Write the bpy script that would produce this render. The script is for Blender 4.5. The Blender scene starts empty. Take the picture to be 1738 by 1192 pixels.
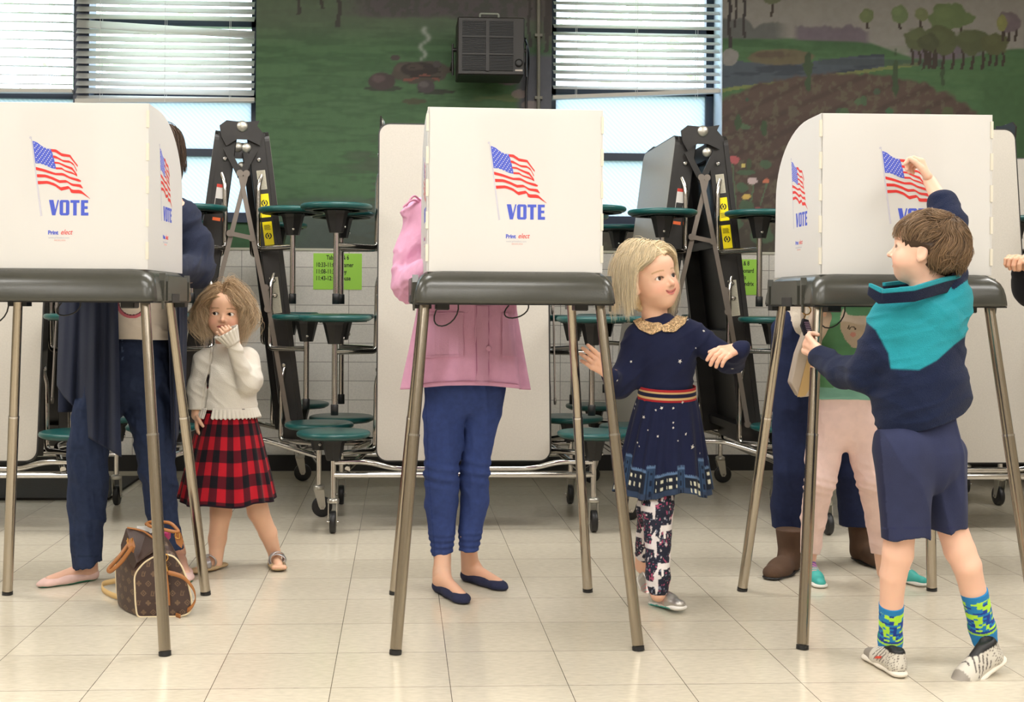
import bpy, math, random
import numpy as np
from mathutils import Vector, Matrix
S = bpy.context.scene
COL = S.collection
# ---------------- camera ----------------
FPX, CX, CY, CAMZ, YAW, ROLL = 2036.0, 784.0, 514.0, 0.985, math.radians(2.9), 0.006
cd = bpy.data.cameras.new('camera'); cam = bpy.data.objects.new('camera', cd); COL.objects.link(cam)
cd.sensor_width = 36; cd.lens = 36*FPX/1738; cd.shift_x = (869-CX)/1738; cd.shift_y = (CY-596)/1738
cd.clip_start = .05; cd.clip_end = 200
cam.matrix_world = Matrix.Translation((0,0,CAMZ)) @ Matrix.Rotation(-YAW,4,'Z') @ Matrix.Rotation(math.pi/2,4,'X') @ Matrix.Rotation(ROLL,4,'Z')
S.camera = cam
# ---------------- look, world, lights ----------------
S.view_settings.view_transform = 'Standard'; S.view_settings.look = 'None'
S.view_settings.gamma = 1; S.view_settings.use_curve_mapping = False
S.view_settings.exposure = 0.18
S.cycles.max_bounces = 8; S.cycles.diffuse_bounces = 4; S.cycles.transmission_bounces = 6; S.cycles.transparent_max_bounces = 8
S.cycles.sample_clamp_indirect = 6
W = bpy.data.worlds.new('world'); S.world = W; W.use_nodes = True
nt = W.node_tree; bg = nt.nodes['Background']
tc = nt.nodes.new('ShaderNodeTexCoord'); sp = nt.nodes.new('ShaderNodeSeparateXYZ'); rp = nt.nodes.new('ShaderNodeValToRGB')
nt.links.new(tc.outputs['Generated'], sp.inputs[0]); nt.links.new(sp.outputs['Z'], rp.inputs[0])
rp.color_ramp.elements[0].position = 0.0; rp.color_ramp.elements[0].color = (.58,.68,.74,1)
rp.color_ramp.elements[1].position = .12; rp.color_ramp.elements[1].color = (.76,.88,1,1)
nt.links.new(rp.outputs[0], bg.inputs[0]); bg.inputs[1].default_value = 6.6
def area(name, loc, sx, sy, power, color=(1,.982,.955), rot=(0,0,0)):
    l = bpy.data.lights.new(name,'AREA'); l.shape='RECTANGLE'; l.size=sx; l.size_y=sy; l.energy=power; l.color=color
    o = bpy.data.objects.new(name,l); o.location=loc; o.rotation_euler=rot; COL.objects.link(o); return o
LAMPS = []
for ly, pw in ((-2.6,40),(-.4,40),(1.8,39),(4.3,44)):
    for lx in (-2.9,.1,3.1):
        LAMPS.append((lx,ly)); area('ceiling_lamp', (lx,ly,3.165), 1.7, .7, pw)
# ---------------- pixel helpers ----------------
_c,_s = math.cos(YAW), math.sin(YAW)
def ray(px,py):
    x,y = (px-CX)/FPX, -(py-CY)/FPX
    cr,sr = math.cos(ROLL), math.sin(ROLL)
    r = x*cr - y*sr; u = x*sr + y*cr
    return np.array([_s + r*_c, _c - r*_s, u])
def P(px,py,Y):
    d = ray(px,py); t = Y/d[1]; return np.array([d[0]*t, Y, CAMZ+d[2]*t])
def G(px,py):
    d = ray(px,py); t = -CAMZ/d[2]; return np.array([d[0]*t, d[1]*t, 0.])
def proj(p):
    x = p[...,0]; y = p[...,1]; z = p[...,2]-CAMZ
    f = x*_s+y*_c; r = (x*_c-y*_s)/f; u = z/f
    cr,sr = math.cos(ROLL), math.sin(ROLL)
    X = r*cr+u*sr; Yv = -r*sr+u*cr
    return CX+X*FPX, CY-Yv*FPX
def V3(*a): return np.array(a,float)
def nrm(v): v=np.asarray(v,float); return v/(np.linalg.norm(v)+1e-12)
def lin(c):
    c = np.asarray(c,float)/255.; return np.where(c<=.04045, c/12.92, ((c+.055)/1.055)**2.4)
def hx(r,g,b): return tuple(lin((r,g,b)))
# ---------------- materials ----------------
MATS = {}
def mat(name, color=(.8,.8,.8), rough=.5, metal=0, bump=0, bscale=60, var=0, vscale=8, spec=.5, attr=False, sheen=0, sss=0, coat=0, stretch=None, trans=0):
    if name in MATS: return MATS[name]
    m = bpy.data.materials.new(name); m.use_nodes = True; n = m.node_tree; b = n.nodes['Principled BSDF']
    b.inputs['Base Color'].default_value = (*color,1); b.inputs['Roughness'].default_value = rough
    b.inputs['Metallic'].default_value = metal; b.inputs['Specular IOR Level'].default_value = spec
    if sheen: b.inputs['Sheen Weight'].default_value = sheen
    if coat: b.inputs['Coat Weight'].default_value = coat; b.inputs['Coat Roughness'].default_value=.1
    if sss: b.inputs['Subsurface Weight'].default_value = sss; b.inputs['Subsurface Radius'].default_value=(1,.35,.2); b.inputs['Subsurface Scale'].default_value=.006
    tcn = n.nodes.new('ShaderNodeTexCoord'); co = tcn.outputs['Object']
    if stretch:
        mp = n.nodes.new('ShaderNodeMapping'); mp.inputs['Scale'].default_value = stretch; n.links.new(co, mp.inputs[0]); co = mp.outputs[0]
    src = None
    if attr:
        a = n.nodes.new('ShaderNodeAttribute'); a.attribute_name='Col'; src = a.outputs['Color']
    if var:
        t = n.nodes.new('ShaderNodeTexNoise'); t.inputs['Scale'].default_value=vscale; t.inputs['Detail'].default_value=4; n.links.new(co,t.inputs['Vector'])
        mr = n.nodes.new('ShaderNodeMapRange'); mr.inputs[1].default_value=.25; mr.inputs[2].default_value=.75; mr.inputs[3].default_value=1-var; mr.inputs[4].default_value=1+var
        n.links.new(t.outputs['Fac'], mr.inputs[0])
        mx = n.nodes.new('ShaderNodeVectorMath'); mx.operation='SCALE'
        if src: n.links.new(src, mx.inputs[0])
        else: mx.inputs[0].default_value = color
        n.links.new(mr.outputs[0], mx.inputs['Scale']); src = mx.outputs[0]
    if src: n.links.new(src, b.inputs['Base Color'])
    if bump:
        t = n.nodes.new('ShaderNodeTexNoise'); t.inputs['Scale'].default_value=bscale; t.inputs['Detail'].default_value=3; n.links.new(co,t.inputs['Vector'])
        bp = n.nodes.new('ShaderNodeBump'); bp.inputs['Strength'].default_value=bump; bp.inputs['Distance'].default_value=.004
        n.links.new(t.outputs['Fac'], bp.inputs['Height']); n.links.new(bp.outputs[0], b.inputs['Normal'])
    if trans:
        out = n.nodes['Material Output']; tr = n.nodes.new('ShaderNodeBsdfTranslucent'); tr.inputs[0].default_value=(*color,1)
        mx = n.nodes.new('ShaderNodeMixShader'); mx.inputs[0].default_value=trans
        n.links.new(b.outputs[0],mx.inputs[1]); n.links.new(tr.outputs[0],mx.inputs[2]); n.links.new(mx.outputs[0],out.inputs[0])
    MATS[name]=m; return m
CHROME = mat('chrome_steel',(.62,.60,.58),.13,1)
LEGM = mat('brushed_leg_metal',(.44,.39,.32),.22,1,stretch=(1,1,.05),bump=.05,bscale=300)
BLACK = mat('black_plastic',(.012,.012,.013),.42,var=.2)
DKMET = mat('black_painted_steel',(.016,.014,.013),.38,var=.35,vscale=14,bump=.05)
# ---------------- object helpers ----------------
def tag(o,label=None,cat=None,group=None,kind=None):
    if label: o['label']=label
    if cat: o['category']=cat
    if group: o['group']=group
    if kind: o['kind']=kind
    return o
def empty(name, loc=(0,0,0), rz=0):
    o = bpy.data.objects.new(name,None); o.location=tuple(loc); o.rotation_euler=(0,0,rz); o.empty_display_size=.1; COL.objects.link(o); return o
_inv = {}
def meshobj(name, V, Fc, m, parent=None, col=None, smooth=True, world=False):
    """V array Nx3, Fc list of faces or int array Nx4/Nx3. world=True: V are world coords and the parent has an offset"""
    V = np.asarray(V,float)
    if parent is not None and world:
        chain=[]; q=parent
        while q is not None: chain.append(q); q=q.parent
        M = Matrix.Identity(4)
        for q in reversed(chain): M = M @ Matrix.LocRotScale(q.location,q.rotation_euler,q.scale)
        Mi = np.array(M.inverted()); V = V@Mi[:3,:3].T + Mi[:3,3]
    me = bpy.data.meshes.new(name)
    if isinstance(Fc,np.ndarray):
        nf,k = Fc.shape
        me.vertices.add(len(V)); me.vertices.foreach_set('co', V.astype(np.float32).ravel())
        me.loops.add(nf*k); me.loops.foreach_set('vertex_index', Fc.astype(np.int32).ravel())
        me.polygons.add(nf); me.polygons.foreach_set('loop_start', np.arange(0,nf*k,k,dtype=np.int32))
        try: me.polygons.foreach_set('loop_total', np.full(nf,k,dtype=np.int32))
        except Exception: pass
        me.update(calc_edges=True)
    else:
        me.from_pydata([tuple(v) for v in V],[],[tuple(int(i) for i in f) for f in Fc]); me.update()
    if smooth is True: me.polygons.foreach_set('use_smooth', np.ones(len(me.polygons),bool))
    if col is not None:
        ca = me.color_attributes.new(name='Col',type='FLOAT_COLOR',domain='POINT')
        c = np.ones((len(V),4),np.float32); c[:,:3]=np.broadcast_to(col,(len(V),3)); ca.data.foreach_set('color', c.ravel())
    me.materials.append(m)
    o = bpy.data.objects.new(name,me); COL.objects.link(o)
    if parent is not None: o.parent = parent
    return o
class MB:
    def __init__(s): s.v=[]; s.f=[]; s.sm=[]
    def add(s,V,F,smooth=False):
        o=len(s.v); s.v += [tuple(map(float,v)) for v in V]; s.f += [tuple(int(i)+o for i in f) for f in F]; s.sm += [smooth]*len(F); return s
    def box(s,lo,hi,M=None,bev=0):
        (a,b,c),(d,e,f)=lo,hi
        if bev>0:
            # bevelled box: 3 nested slabs via 24 verts
            V=[];F=[]
            import itertools
            idx={}
            for sx in (0,1):
                for sy in (0,1):
                    for sz in (0,1):
                        p=[(a,d)[sx],(b,e)[sy],(c,f)[sz]]; ins=[(1,-1)[sx]*bev,(1,-1)[sy]*bev,(1,-1)[sz]*bev]
                        for ax in range(3):
                            q=[p[i]+(ins[i] if i!=ax else 0) for i in range(3)]; idx[(sx,sy,sz,ax)]=len(V); V.append(q)
            def I(sx,sy,sz,ax): return idx[(sx,sy,sz,ax)]
            def quad(l):
                F.append(l)
            for ax in range(3):
                o1,o2=[i for i in range(3) if i!=ax]
                for sd in (0,1):
                    l=[]
                    for (u,v) in ((0,0),(1,0),(1,1),(0,1)):
                        k=[0,0,0]; k[ax]=sd;k[o1]=u;k[o2]=v; l.append(I(*k,ax))
                    quad(l)
                # edges along ax
                for u in (0,1):
                    for v in (0,1):
                        k0=[0,0,0];k1=[0,0,0]; k0[ax]=0;k1[ax]=1; k0[o1]=k1[o1]=u; k0[o2]=k1[o2]=v
                        quad([I(*k0,o1),I(*k1,o1),I(*k1,o2),I(*k0,o2)])
            for sx in (0,1):
                for sy in (0,1):
                    for sz in (0,1): F.append([I(sx,sy,sz,0),I(sx,sy,sz,1),I(sx,sy,sz,2)])
            V=np.array(V); cen=V.mean(0); F2=[]
            for l in F:
                pts=V[l]; n=np.cross(pts[1]-pts[0],pts[2]-pts[0])
                F2.append(l if np.dot(n,pts.mean(0)-cen)>0 else l[::-1])
            F=F2
        else:
            V=np.array([(x,y,z) for z in (c,f) for y in (b,e) for x in (a,d)]); F=[(0,2,3,1),(4,5,7,6),(0,1,5,4),(2,6,7,3),(0,4,6,2),(1,3,7,5)]
        if M is not None: V = V@np.array(M)[:3,:3].T+np.array(M)[:3,3]
        return s.add(V,F)
    def tube(s,pts,r,seg=12,bend=0,cap=True,n=6):
        pts=[np.asarray(p,float) for p in pts]
        if bend>0 and len(pts)>2:
            q=[pts[0]]
            for i in range(1,len(pts)-1):
                a,b,c=pts[i-1],pts[i],pts[i+1]; la,lc=np.linalg.norm(a-b),np.linalg.norm(c-b); t=min(bend,la*.49,lc*.49)
                p0=b+(a-b)/la*t; p1=b+(c-b)/lc*t
                for k in range(n+1):
                    u=k/n; q.append((1-u)**2*p0+2*u*(1-u)*b+u*u*p1)
            q.append(pts[-1]); pts=q
        N=len(pts); R=r if hasattr(r,'__len__') else [r]*N
        if len(R)!=N: R=np.interp(np.linspace(0,1,N),np.linspace(0,1,len(R)),R)
        V=[];F=[]; prev=None
        for i in range(N):
            t=nrm(pts[min(i+1,N-1)]-pts[max(i-1,0)])
            if prev is None:
                u=nrm(np.cross(t,(0,0,1) if abs(t[2])<.9 else (1,0,0)))
            else: u=nrm(prev-t*np.dot(prev,t))
            prev=u; w=np.cross(t,u)
            for k in range(seg):
                a=2*math.pi*k/seg; V.append(pts[i]+R[i]*(math.cos(a)*u+math.sin(a)*w))
        for i in range(N-1):
            for k in range(seg):
                k2=(k+1)%seg; F.append((i*seg+k,i*seg+k2,(i+1)*seg+k2,(i+1)*seg+k))
        s.add(V,F,True)
        if cap:
            s.add(V[:seg],[tuple(range(seg))[::-1]]); s.add(V[-seg:],[tuple(range(seg))])
        return s
    def lathe(s,prof,seg=24,M=None,smooth=True):
        V=[];F=[]
        for (r,z) in prof:
            for k in range(seg):
                a=2*math.pi*k/seg; V.append((r*math.cos(a),r*math.sin(a),z))
        n=len(prof)
        for i in range(n-1):
            for k in range(seg):
                k2=(k+1)%seg; F.append((i*seg+k,i*seg+k2,(i+1)*seg+k2,(i+1)*seg+k))
        F.append(tuple(range(seg))[::-1]); F.append(tuple((n-1)*seg+k for k in range(seg)))
        V=np.array(V)
        if M is not None: V=V@np.array(M)[:3,:3].T+np.array(M)[:3,3]
        s.add(V,F[:-2],smooth); 
        s.f += [tuple(i+len(s.v)-len(V) for i in f) for f in F[-2:]]; s.sm += [False]*2
        return s
    def prism(s,poly,M,t):
        """poly 2D list in local xy, extruded 0..t along local z"""
        n=len(poly); V=np.array([(x,y,0) for x,y in poly]+[(x,y,t) for x,y in poly],float)
        ar=sum(poly[i][0]*poly[(i+1)%n][1]-poly[(i+1)%n][0]*poly[i][1] for i in range(n))
        F=[tuple(range(n))[::-1],tuple(range(n,2*n))]+[(i,(i+1)%n,n+(i+1)%n,n+i) for i in range(n)]
        if (ar<0): F=[f[::-1] for f in F]
        V=V@np.array(M)[:3,:3].T+np.array(M)[:3,3]
        return s.add(V,F)
    def build(s,name,m,parent=None,world=False,col=None):
        o=meshobj(name,np.array(s.v),s.f,m,parent,col,smooth=False,world=world)
        o.data.polygons.foreach_set('use_smooth',s.sm); return o
def frame(origin,ex,ey,ez):
    M=np.eye(4); M[:3,0]=ex;M[:3,1]=ey;M[:3,2]=ez;M[:3,3]=origin; return M
def rrect(w,h,r,n=6,corners=(1,1,1,1)):
    pts=[]
    for (cx,cy,a0,on) in ((w/2-r,h/2-r,0,corners[0]),(-w/2+r,h/2-r,90,corners[1]),(-w/2+r,-h/2+r,180,corners[2]),(w/2-r,-h/2+r,270,corners[3])):
        if not on:
            sx=1 if a0 in(0,270) else -1; sy=1 if a0 in (0,90) else -1; pts.append((sx*w/2,sy*h/2)); continue
        for k in range(n+1):
            a=math.radians(a0+90*k/n); pts.append((cx+r*math.cos(a),cy+r*math.sin(a)))
    return pts
def copy_tree(o,parent=None,loc=None,rz=None):
    c=o.copy(); COL.objects.link(c); c.parent=parent
    if loc is not None: c.location=tuple(loc)
    if rz is not None: c.rotation_euler=(0,0,rz)
    for ch in list(o.children): copy_tree(ch,c)
    return c
def text_mesh(s,name,size,m,parent,M,bold=0,sx=1,shear=0,align='LEFT',world=False,ext=.0004):
    c=bpy.data.curves.new(name,'FONT'); c.body=s; c.size=size; c.offset=bold; c.extrude=ext; c.align_x=align; c.shear=shear; c.resolution_u=3
    t=bpy.data.objects.new(name+'_tmp',c); COL.objects.link(t)
    dg=bpy.context.evaluated_depsgraph_get(); me=bpy.data.meshes.new_from_object(t.evaluated_get(dg))
    V=np.zeros(len(me.vertices)*3); me.vertices.foreach_get('co',V); V=V.reshape(-1,3); V[:,0]*=sx
    F=[tuple(p.vertices) for p in me.polygons]
    bpy.data.objects.remove(t); bpy.data.curves.remove(c); bpy.data.meshes.remove(me)
    V=V@np.array(M)[:3,:3].T+np.array(M)[:3,3]
    return meshobj(name,V,F,m,parent,smooth=False,world=world)
# ---------------- value noise ----------------
_rs=np.random.RandomState(7); _T=_rs.rand(64,64,64)
def vnoise(p,scale=1.):
    q=np.asarray(p,float)*scale; i=np.floor(q).astype(int); f=q-i; f=f*f*(3-2*f); i&=63; j=(i+1)&63
    g=lambda a,b,c:_T[a,b,c]
    x,y,z=i[...,0],i[...,1],i[...,2]; X,Y,Z=j[...,0],j[...,1],j[...,2]; fx,fy,fz=f[...,0],f[...,1],f[...,2]
    a=g(x,y,z)*(1-fx)+g(X,y,z)*fx; b=g(x,Y,z)*(1-fx)+g(X,Y,z)*fx; c=g(x,y,Z)*(1-fx)+g(X,y,Z)*fx; d=g(x,Y,Z)*(1-fx)+g(X,Y,Z)*fx
    return (a*(1-fy)+b*fy)*(1-fz)+(c*(1-fy)+d*fy)*fz
def fbm(p,scale=1.,o=4):
    s=0;a=1;t=0
    for k in range(o): s=s+a*vnoise(p,scale*2**k); t+=a; a*=.5
    return s/t
# ---------------- signed distance modelling ----------------
class F:
    def __init__(s,fn,lo,hi): s.fn=fn; s.lo=np.asarray(lo,float); s.hi=np.asarray(hi,float)
    def __call__(s,p): return s.fn(p)
def rc(a,b,ra,rb=None,fd=None,fs=1.):
    a=np.asarray(a,float); b=np.asarray(b,float); rb=ra if rb is None else rb
    if fd is not None: fd=nrm(fd)
    def fn(p,a=a,b=b):
        q=p-a; ba=b-a
        if fd is not None:
            # flatten around the bone: shrink offset along fd
            t=np.clip((q@ba)/(ba@ba+1e-12),0,1); w=q-t[:,None]*ba; k=w@fd; w=w+np.outer(k,fd)*(1/fs-1)
            r=ra+(rb-ra)*t; L=np.linalg.norm(w,axis=1); return (L-r)*min(1,fs)**.5
        t=np.clip((q@ba)/(ba@ba+1e-12),0,1); return np.linalg.norm(q-t[:,None]*ba,axis=1)-(ra+(rb-ra)*t)
    m=max(ra,rb)*max(1,fs)
    return F(fn,np.minimum(a,b)-m,np.maximum(a,b)+m)
def chain(pts,rs,k=None,fd=None,fs=1.):
    fs_=[rc(pts[i],pts[i+1],rs[i],rs[i+1],fd,fs) for i in range(len(pts)-1)]
    return su(k if k else min(rs)*.5,*fs_)
def ell(c,r,R=None):
    c=np.asarray(c,float); r=np.asarray(r,float)*np.ones(3); R=np.eye(3) if R is None else np.asarray(R)
    def fn(p):
        q=(p-c)@R; k0=np.linalg.norm(q/r,axis=1); k1=np.linalg.norm(q/(r*r),axis=1)+1e-9
        return np.where(k0<.3,(k0-1)*r.min(),k0*(k0-1)/k1)
    m=r.max(); return F(fn,c-m,c+m)
def rbox(c,h,rad,R=None):
    c=np.asarray(c,float); h=np.asarray(h,float); R=np.eye(3) if R is None else np.asarray(R)
    def fn(p):
        q=np.abs((p-c)@R)-h+rad; return np.linalg.norm(np.maximum(q,0),axis=1)+np.minimum(q.max(1),0)-rad
    m=np.linalg.norm(h); return F(fn,c-m,c+m)
def su(k,*fs):
    lo=np.min([f.lo for f in fs],0); hi=np.max([f.hi for f in fs],0)
    def fn(p):
        d=fs[0](p)
        for g in fs[1:]:
            e=g(p)
            if k>0: h=np.maximum(k-np.abs(d-e),0)/k; d=np.minimum(d,e)-h*h*k*.25
            else: d=np.minimum(d,e)
        return d
    return F(fn,lo,hi)
def sb(f,g,k=.002):
    def fn(p):
        d=f(p); e=-g(p); h=np.maximum(k-np.abs(d-e),0)/k; return np.maximum(d,e)+h*h*k*.25
    return F(fn,f.lo,f.hi)
def cutp(f,c,n):
    c=np.asarray(c,float);n=nrm(n); return F(lambda p:np.maximum(f(p),(p-c)@n),f.lo,f.hi)
def off(f,o): return F(lambda p:f(p)-o,f.lo-abs(o),f.hi+abs(o))
def disp(f,g,m=.01): return F(lambda p:f(p)-g(p),f.lo-m,f.hi+m)
def surfnets(f,h):
    lo=f.lo-2.5*h; hi=f.hi+2.5*h; c=4
    n=(np.ceil((hi-lo)/h/c).astype(int)+1)*c; nc=n//c
    g=[lo[i]+(np.arange(nc[i])+.5)*c*h for i in range(3)]
    Gc=np.stack(np.meshgrid(*g,indexing='ij'),-1).reshape(-1,3)
    dc=f(Gc).reshape(nc); act=np.abs(dc)<c*h*1.5
    up=act.repeat(c,0).repeat(c,1).repeat(c,2); N=n+1
    Mk=np.zeros(N,bool)
    for a in (0,1):
        for b in (0,1):
            for d in (0,1): Mk[a:n[0]+a,b:n[1]+b,d:n[2]+d]|=up
    D=np.pad(dc.repeat(c,0).repeat(c,1).repeat(c,2),((0,1),)*3,mode='edge').astype(np.float32)
    I=np.argwhere(Mk); D[Mk]=f(lo+I*h)
    ins=D<0
    cnt=sum(ins[a:n[0]+a,b:n[1]+b,d:n[2]+d].astype(np.int8) for a in (0,1) for b in (0,1) for d in (0,1))
    ac=(cnt>0)&(cnt<8); A=np.argwhere(ac); idx=np.full(n,-1,np.int64); idx[ac]=np.arange(len(A))
    crn=[(a,b,d) for a in (0,1) for b in (0,1) for d in (0,1)]
    val={k:D[A[:,0]+k[0],A[:,1]+k[1],A[:,2]+k[2]] for k in crn}
    pos=np.zeros((len(A),3)); w=np.zeros(len(A))
    for k in crn:
        for ax in range(3):
            if k[ax]==0:
                k2=list(k);k2[ax]=1;k2=tuple(k2); a,b=val[k],val[k2]; m=(a<0)!=(b<0); t=np.where(m,a/np.where(m,a-b,1),0)
                q=np.array(k,float)[None].repeat(len(A),0); q[:,ax]+=t; pos[m]+=q[m]; w+=m
    V=lo+(A+pos/w[:,None])*h
    Q=[]
    for ax in range(3):
        s0=[slice(None)]*3; s1=[slice(None)]*3; s0[ax]=slice(0,n[ax]); s1[ax]=slice(1,n[ax]+1)
        ch=ins[tuple(s0)]!=ins[tuple(s1)]; E=np.argwhere(ch); b,c2=[i for i in range(3) if i!=ax]
        E=E[(E[:,b]>0)&(E[:,c2]>0)&(E[:,b]<n[b])&(E[:,c2]<n[c2])]
        if not len(E): continue
        def cell(db,dc_): e=E.copy(); e[:,b]-=db; e[:,c2]-=dc_; return idx[e[:,0],e[:,1],e[:,2]]
        q=np.stack([cell(1,1),cell(0,1),cell(0,0),cell(1,0)],1)
        fl=ins[E[:,0],E[:,1],E[:,2]]
        if ax==1: fl=~fl
        q[~fl]=q[~fl][:,::-1]; q=q[(q>=0).all(1)]; Q.append(q)
    Q=np.concatenate(Q)
    e=h*.3; d=f(V); gr=np.stack([f(V+np.eye(3)[i]*e)-f(V-np.eye(3)[i]*e) for i in range(3)],1)/(2*e)
    st=-(d/np.maximum((gr**2).sum(1),.2))[:,None]*gr; L=np.linalg.norm(st,axis=1); st*=np.minimum(1,h*.6/np.maximum(L,1e-9))[:,None]
    return V+st,Q
def sdf(name,f,h,m,parent=None,col=None,world=True):
    V,Q=surfnets(f,h); c=col(V) if callable(col) else col
    return meshobj(name,V,Q,m,parent,c,world=world)
def sdf_multi(name,items,m,parent,world=True):
    """items (f,h,col) meshed apart and joined in one mesh"""
    Vs,Qs,Cs=[],[],[]; o=0
    for f,h,c in items:
        V,Q=surfnets(f,h); cc=c(V) if callable(c) else np.broadcast_to(c,(len(V),3)); Vs.append(V);Qs.append(Q+o);Cs.append(cc);o+=len(V)
    return meshobj(name,np.concatenate(Vs),np.concatenate(Qs),m,parent,np.concatenate(Cs),world=world)
def loft(name,rings,m,parent=None,col=None,closed=True,world=True,thick=0):
    R=np.array(rings); n,k=R.shape[:2]; V=R.reshape(-1,3); kk=k if closed else k-1
    i=np.arange(n-1)[:,None]; j=np.arange(kk)[None]; j2=(j+1)%k
    Q=np.stack([i*k+j+0*i,i*k+j2+0*i,(i+1)*k+j2,(i+1)*k+j],-1).reshape(-1,4)
    o=meshobj(name,V,Q,m,parent,col.reshape(-1,3) if col is not None else None,world=world)
    if thick: md=o.modifiers.new('solidify','SOLIDIFY'); md.thickness=thick; md.offset=0
    return o
# =============== ROOM ===============
WY=7.03
floor_m=bpy.data.materials.new('floor_tiles'); floor_m.use_nodes=True
n=floor_m.node_tree; b=n.nodes['Principled BSDF']
tc=n.nodes.new('ShaderNodeTexCoord'); mp=n.nodes.new('ShaderNodeMapping'); n.links.new(tc.outputs['Object'],mp.inputs[0])
g0=G(557.4,1192); g1=G(700,1107.6)
mp.inputs['Location'].default_value=(-g0[0]+.3048*40,-g1[1]+.3048*40,0)
br=n.nodes.new('ShaderNodeTexBrick'); br.offset=0; br.squash=1
br.inputs['Scale'].default_value=1; br.inputs['Brick Width'].default_value=.3048; br.inputs['Row Height'].default_value=.3048
br.inputs['Mortar Size'].default_value=.0011; br.inputs['Mortar Smooth'].default_value=.3
br.inputs['Color1'].default_value=(*hx(212,203,184),1); br.inputs['Color2'].default_value=(*hx(205,196,177),1); br.inputs['Mortar'].default_value=(*hx(95,84,70),1)
n.links.new(mp.outputs[0],br.inputs['Vector'])
ns=n.nodes.new('ShaderNodeTexNoise'); ns.inputs['Scale'].default_value=1; ns.inputs['Detail'].default_value=5
m2=n.nodes.new('ShaderNodeMapping'); m2.inputs['Scale'].default_value=(35,90,1); n.links.new(tc.outputs['Object'],m2.inputs[0]); n.links.new(m2.outputs[0],ns.inputs['Vector'])
mr=n.nodes.new('ShaderNodeMapRange'); mr.inputs[1].default_value=.3; mr.inputs[2].default_value=.7; mr.inputs[3].default_value=.9; mr.inputs[4].default_value=1.06
n.links.new(ns.outputs['Fac'],mr.inputs[0])
vm=n.nodes.new('ShaderNodeVectorMath'); vm.operation='SCALE'; n.links.new(br.outputs['Color'],vm.inputs[0]); n.links.new(mr.outputs[0],vm.inputs['Scale']); n.links.new(vm.outputs[0],b.inputs['Base Color'])
rr=n.nodes.new('ShaderNodeTexNoise'); rr.inputs['Scale'].default_value=3; n.links.new(tc.outputs['Object'],rr.inputs['Vector'])
mr2=n.nodes.new('ShaderNodeMapRange'); mr2.inputs[3].default_value=.10; mr2.inputs[4].default_value=.24; n.links.new(rr.outputs['Fac'],mr2.inputs[0]); n.links.new(mr2.outputs[0],b.inputs['Roughness'])
b.inputs['Specular IOR Level'].default_value=.5
XL,XR,YB,ZC=-4.6,5.2,-4.2,3.2
def slab(name,lo,hi,m): return tag(MB().box(lo,hi).build(name,m),kind='structure')
slab('floor',(XL-.2,YB-.2,-.1),(XR+.2,WY+.4,0),floor_m)
ceil_m=mat('ceiling_paint',hx(225,222,214),.9,var=.04)
slab('ceiling',(XL-.2,YB-.2,ZC),(XR+.2,WY+.4,ZC+.1),ceil_m)
wm=mat('wall_paint',hx(150,142,128),.8,var=.05)
slab('wall_left',(XL-.2,YB-.2,0),(XL,WY+.4,ZC),wm); slab('wall_right',(XR,YB-.2,0),(XR+.2,WY+.4,ZC),wm); slab('wall_front',(XL,YB-.2,0),(XR,YB,ZC),wm)
# lamps' housings on the ceiling
lampm=bpy.data.materials.new('lamp_diffuser'); lampm.use_nodes=True
lb=lampm.node_tree.nodes['Principled BSDF']; lb.inputs['Emission Color'].default_value=(1,.95,.88,1); lb.inputs['Emission Strength'].default_value=1.5
for i,(lx,ly) in enumerate(LAMPS):
    e=tag(MB().box((lx-.9,ly-.4,ZC-.025),(lx+.9,ly+.4,ZC-.002)).build('ceiling_light',lampm),'flat rectangular ceiling light panel, '+('left','middle','right')[i%3]+' of the '+('rearmost','row behind the camera','row above the booths','row nearest the mural')[i//3]+(' row' if i//3==0 else ''),'ceiling light','ceiling light panels')
# back wall with window openings; wall body below and between windows
WL1=P(434,200,WY)[0]; WL0=P(-330,200,WY)[0]; WR0=P(936,200,WY)[0]; WR1=P(1226,200,WY)[0]
SILL=P(700,372,WY)[2]; MUR=P(700,423,WY)[2]; BB=P(700,772,WY)[2]; TD=.30
tile_m=bpy.data.materials.new('glazed_wall_tile'); tile_m.use_nodes=True; n=tile_m.node_tree; b=n.nodes['Principled BSDF']
tc=n.nodes.new('ShaderNodeTexCoord'); mp=n.nodes.new('ShaderNodeMapping'); mp.inputs['Rotation'].default_value=(math.pi/2,0,0)
sx_=n.nodes.new('ShaderNodeSeparateXYZ'); cx_=n.nodes.new('ShaderNodeCombineXYZ'); n.links.new(tc.outputs['Object'],sx_.inputs[0]); n.links.new(sx_.outputs['X'],cx_.inputs['X']); n.links.new(sx_.outputs['Z'],cx_.inputs['Y'])
mp.inputs['Rotation'].default_value=(0,0,0); mp.inputs['Location'].default_value=(10-P(424,500,WY)[0],10*.1105*9-MUR,0)
n.links.new(cx_.outputs[0],mp.inputs[0])
br=n.nodes.new('ShaderNodeTexBrick'); br.offset=0; br.inputs['Scale'].default_value=1; br.inputs['Brick Width'].default_value=.311; br.inputs['Row Height'].default_value=.1105
br.inputs['Mortar Size'].default_value=.0018; br.inputs['Mortar Smooth'].default_value=.2
br.inputs['Color1'].default_value=(*hx(226,222,214),1); br.inputs['Color2'].default_value=(*hx(217,213,205),1); br.inputs['Mortar'].default_value=(*hx(132,128,122),1)
n.links.new(mp.outputs[0],br.inputs['Vector']); ns=n.nodes.new('ShaderNodeTexNoise'); ns.inputs['Scale'].default_value=120; n.links.new(tc.outputs['Object'],ns.inputs['Vector'])
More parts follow.
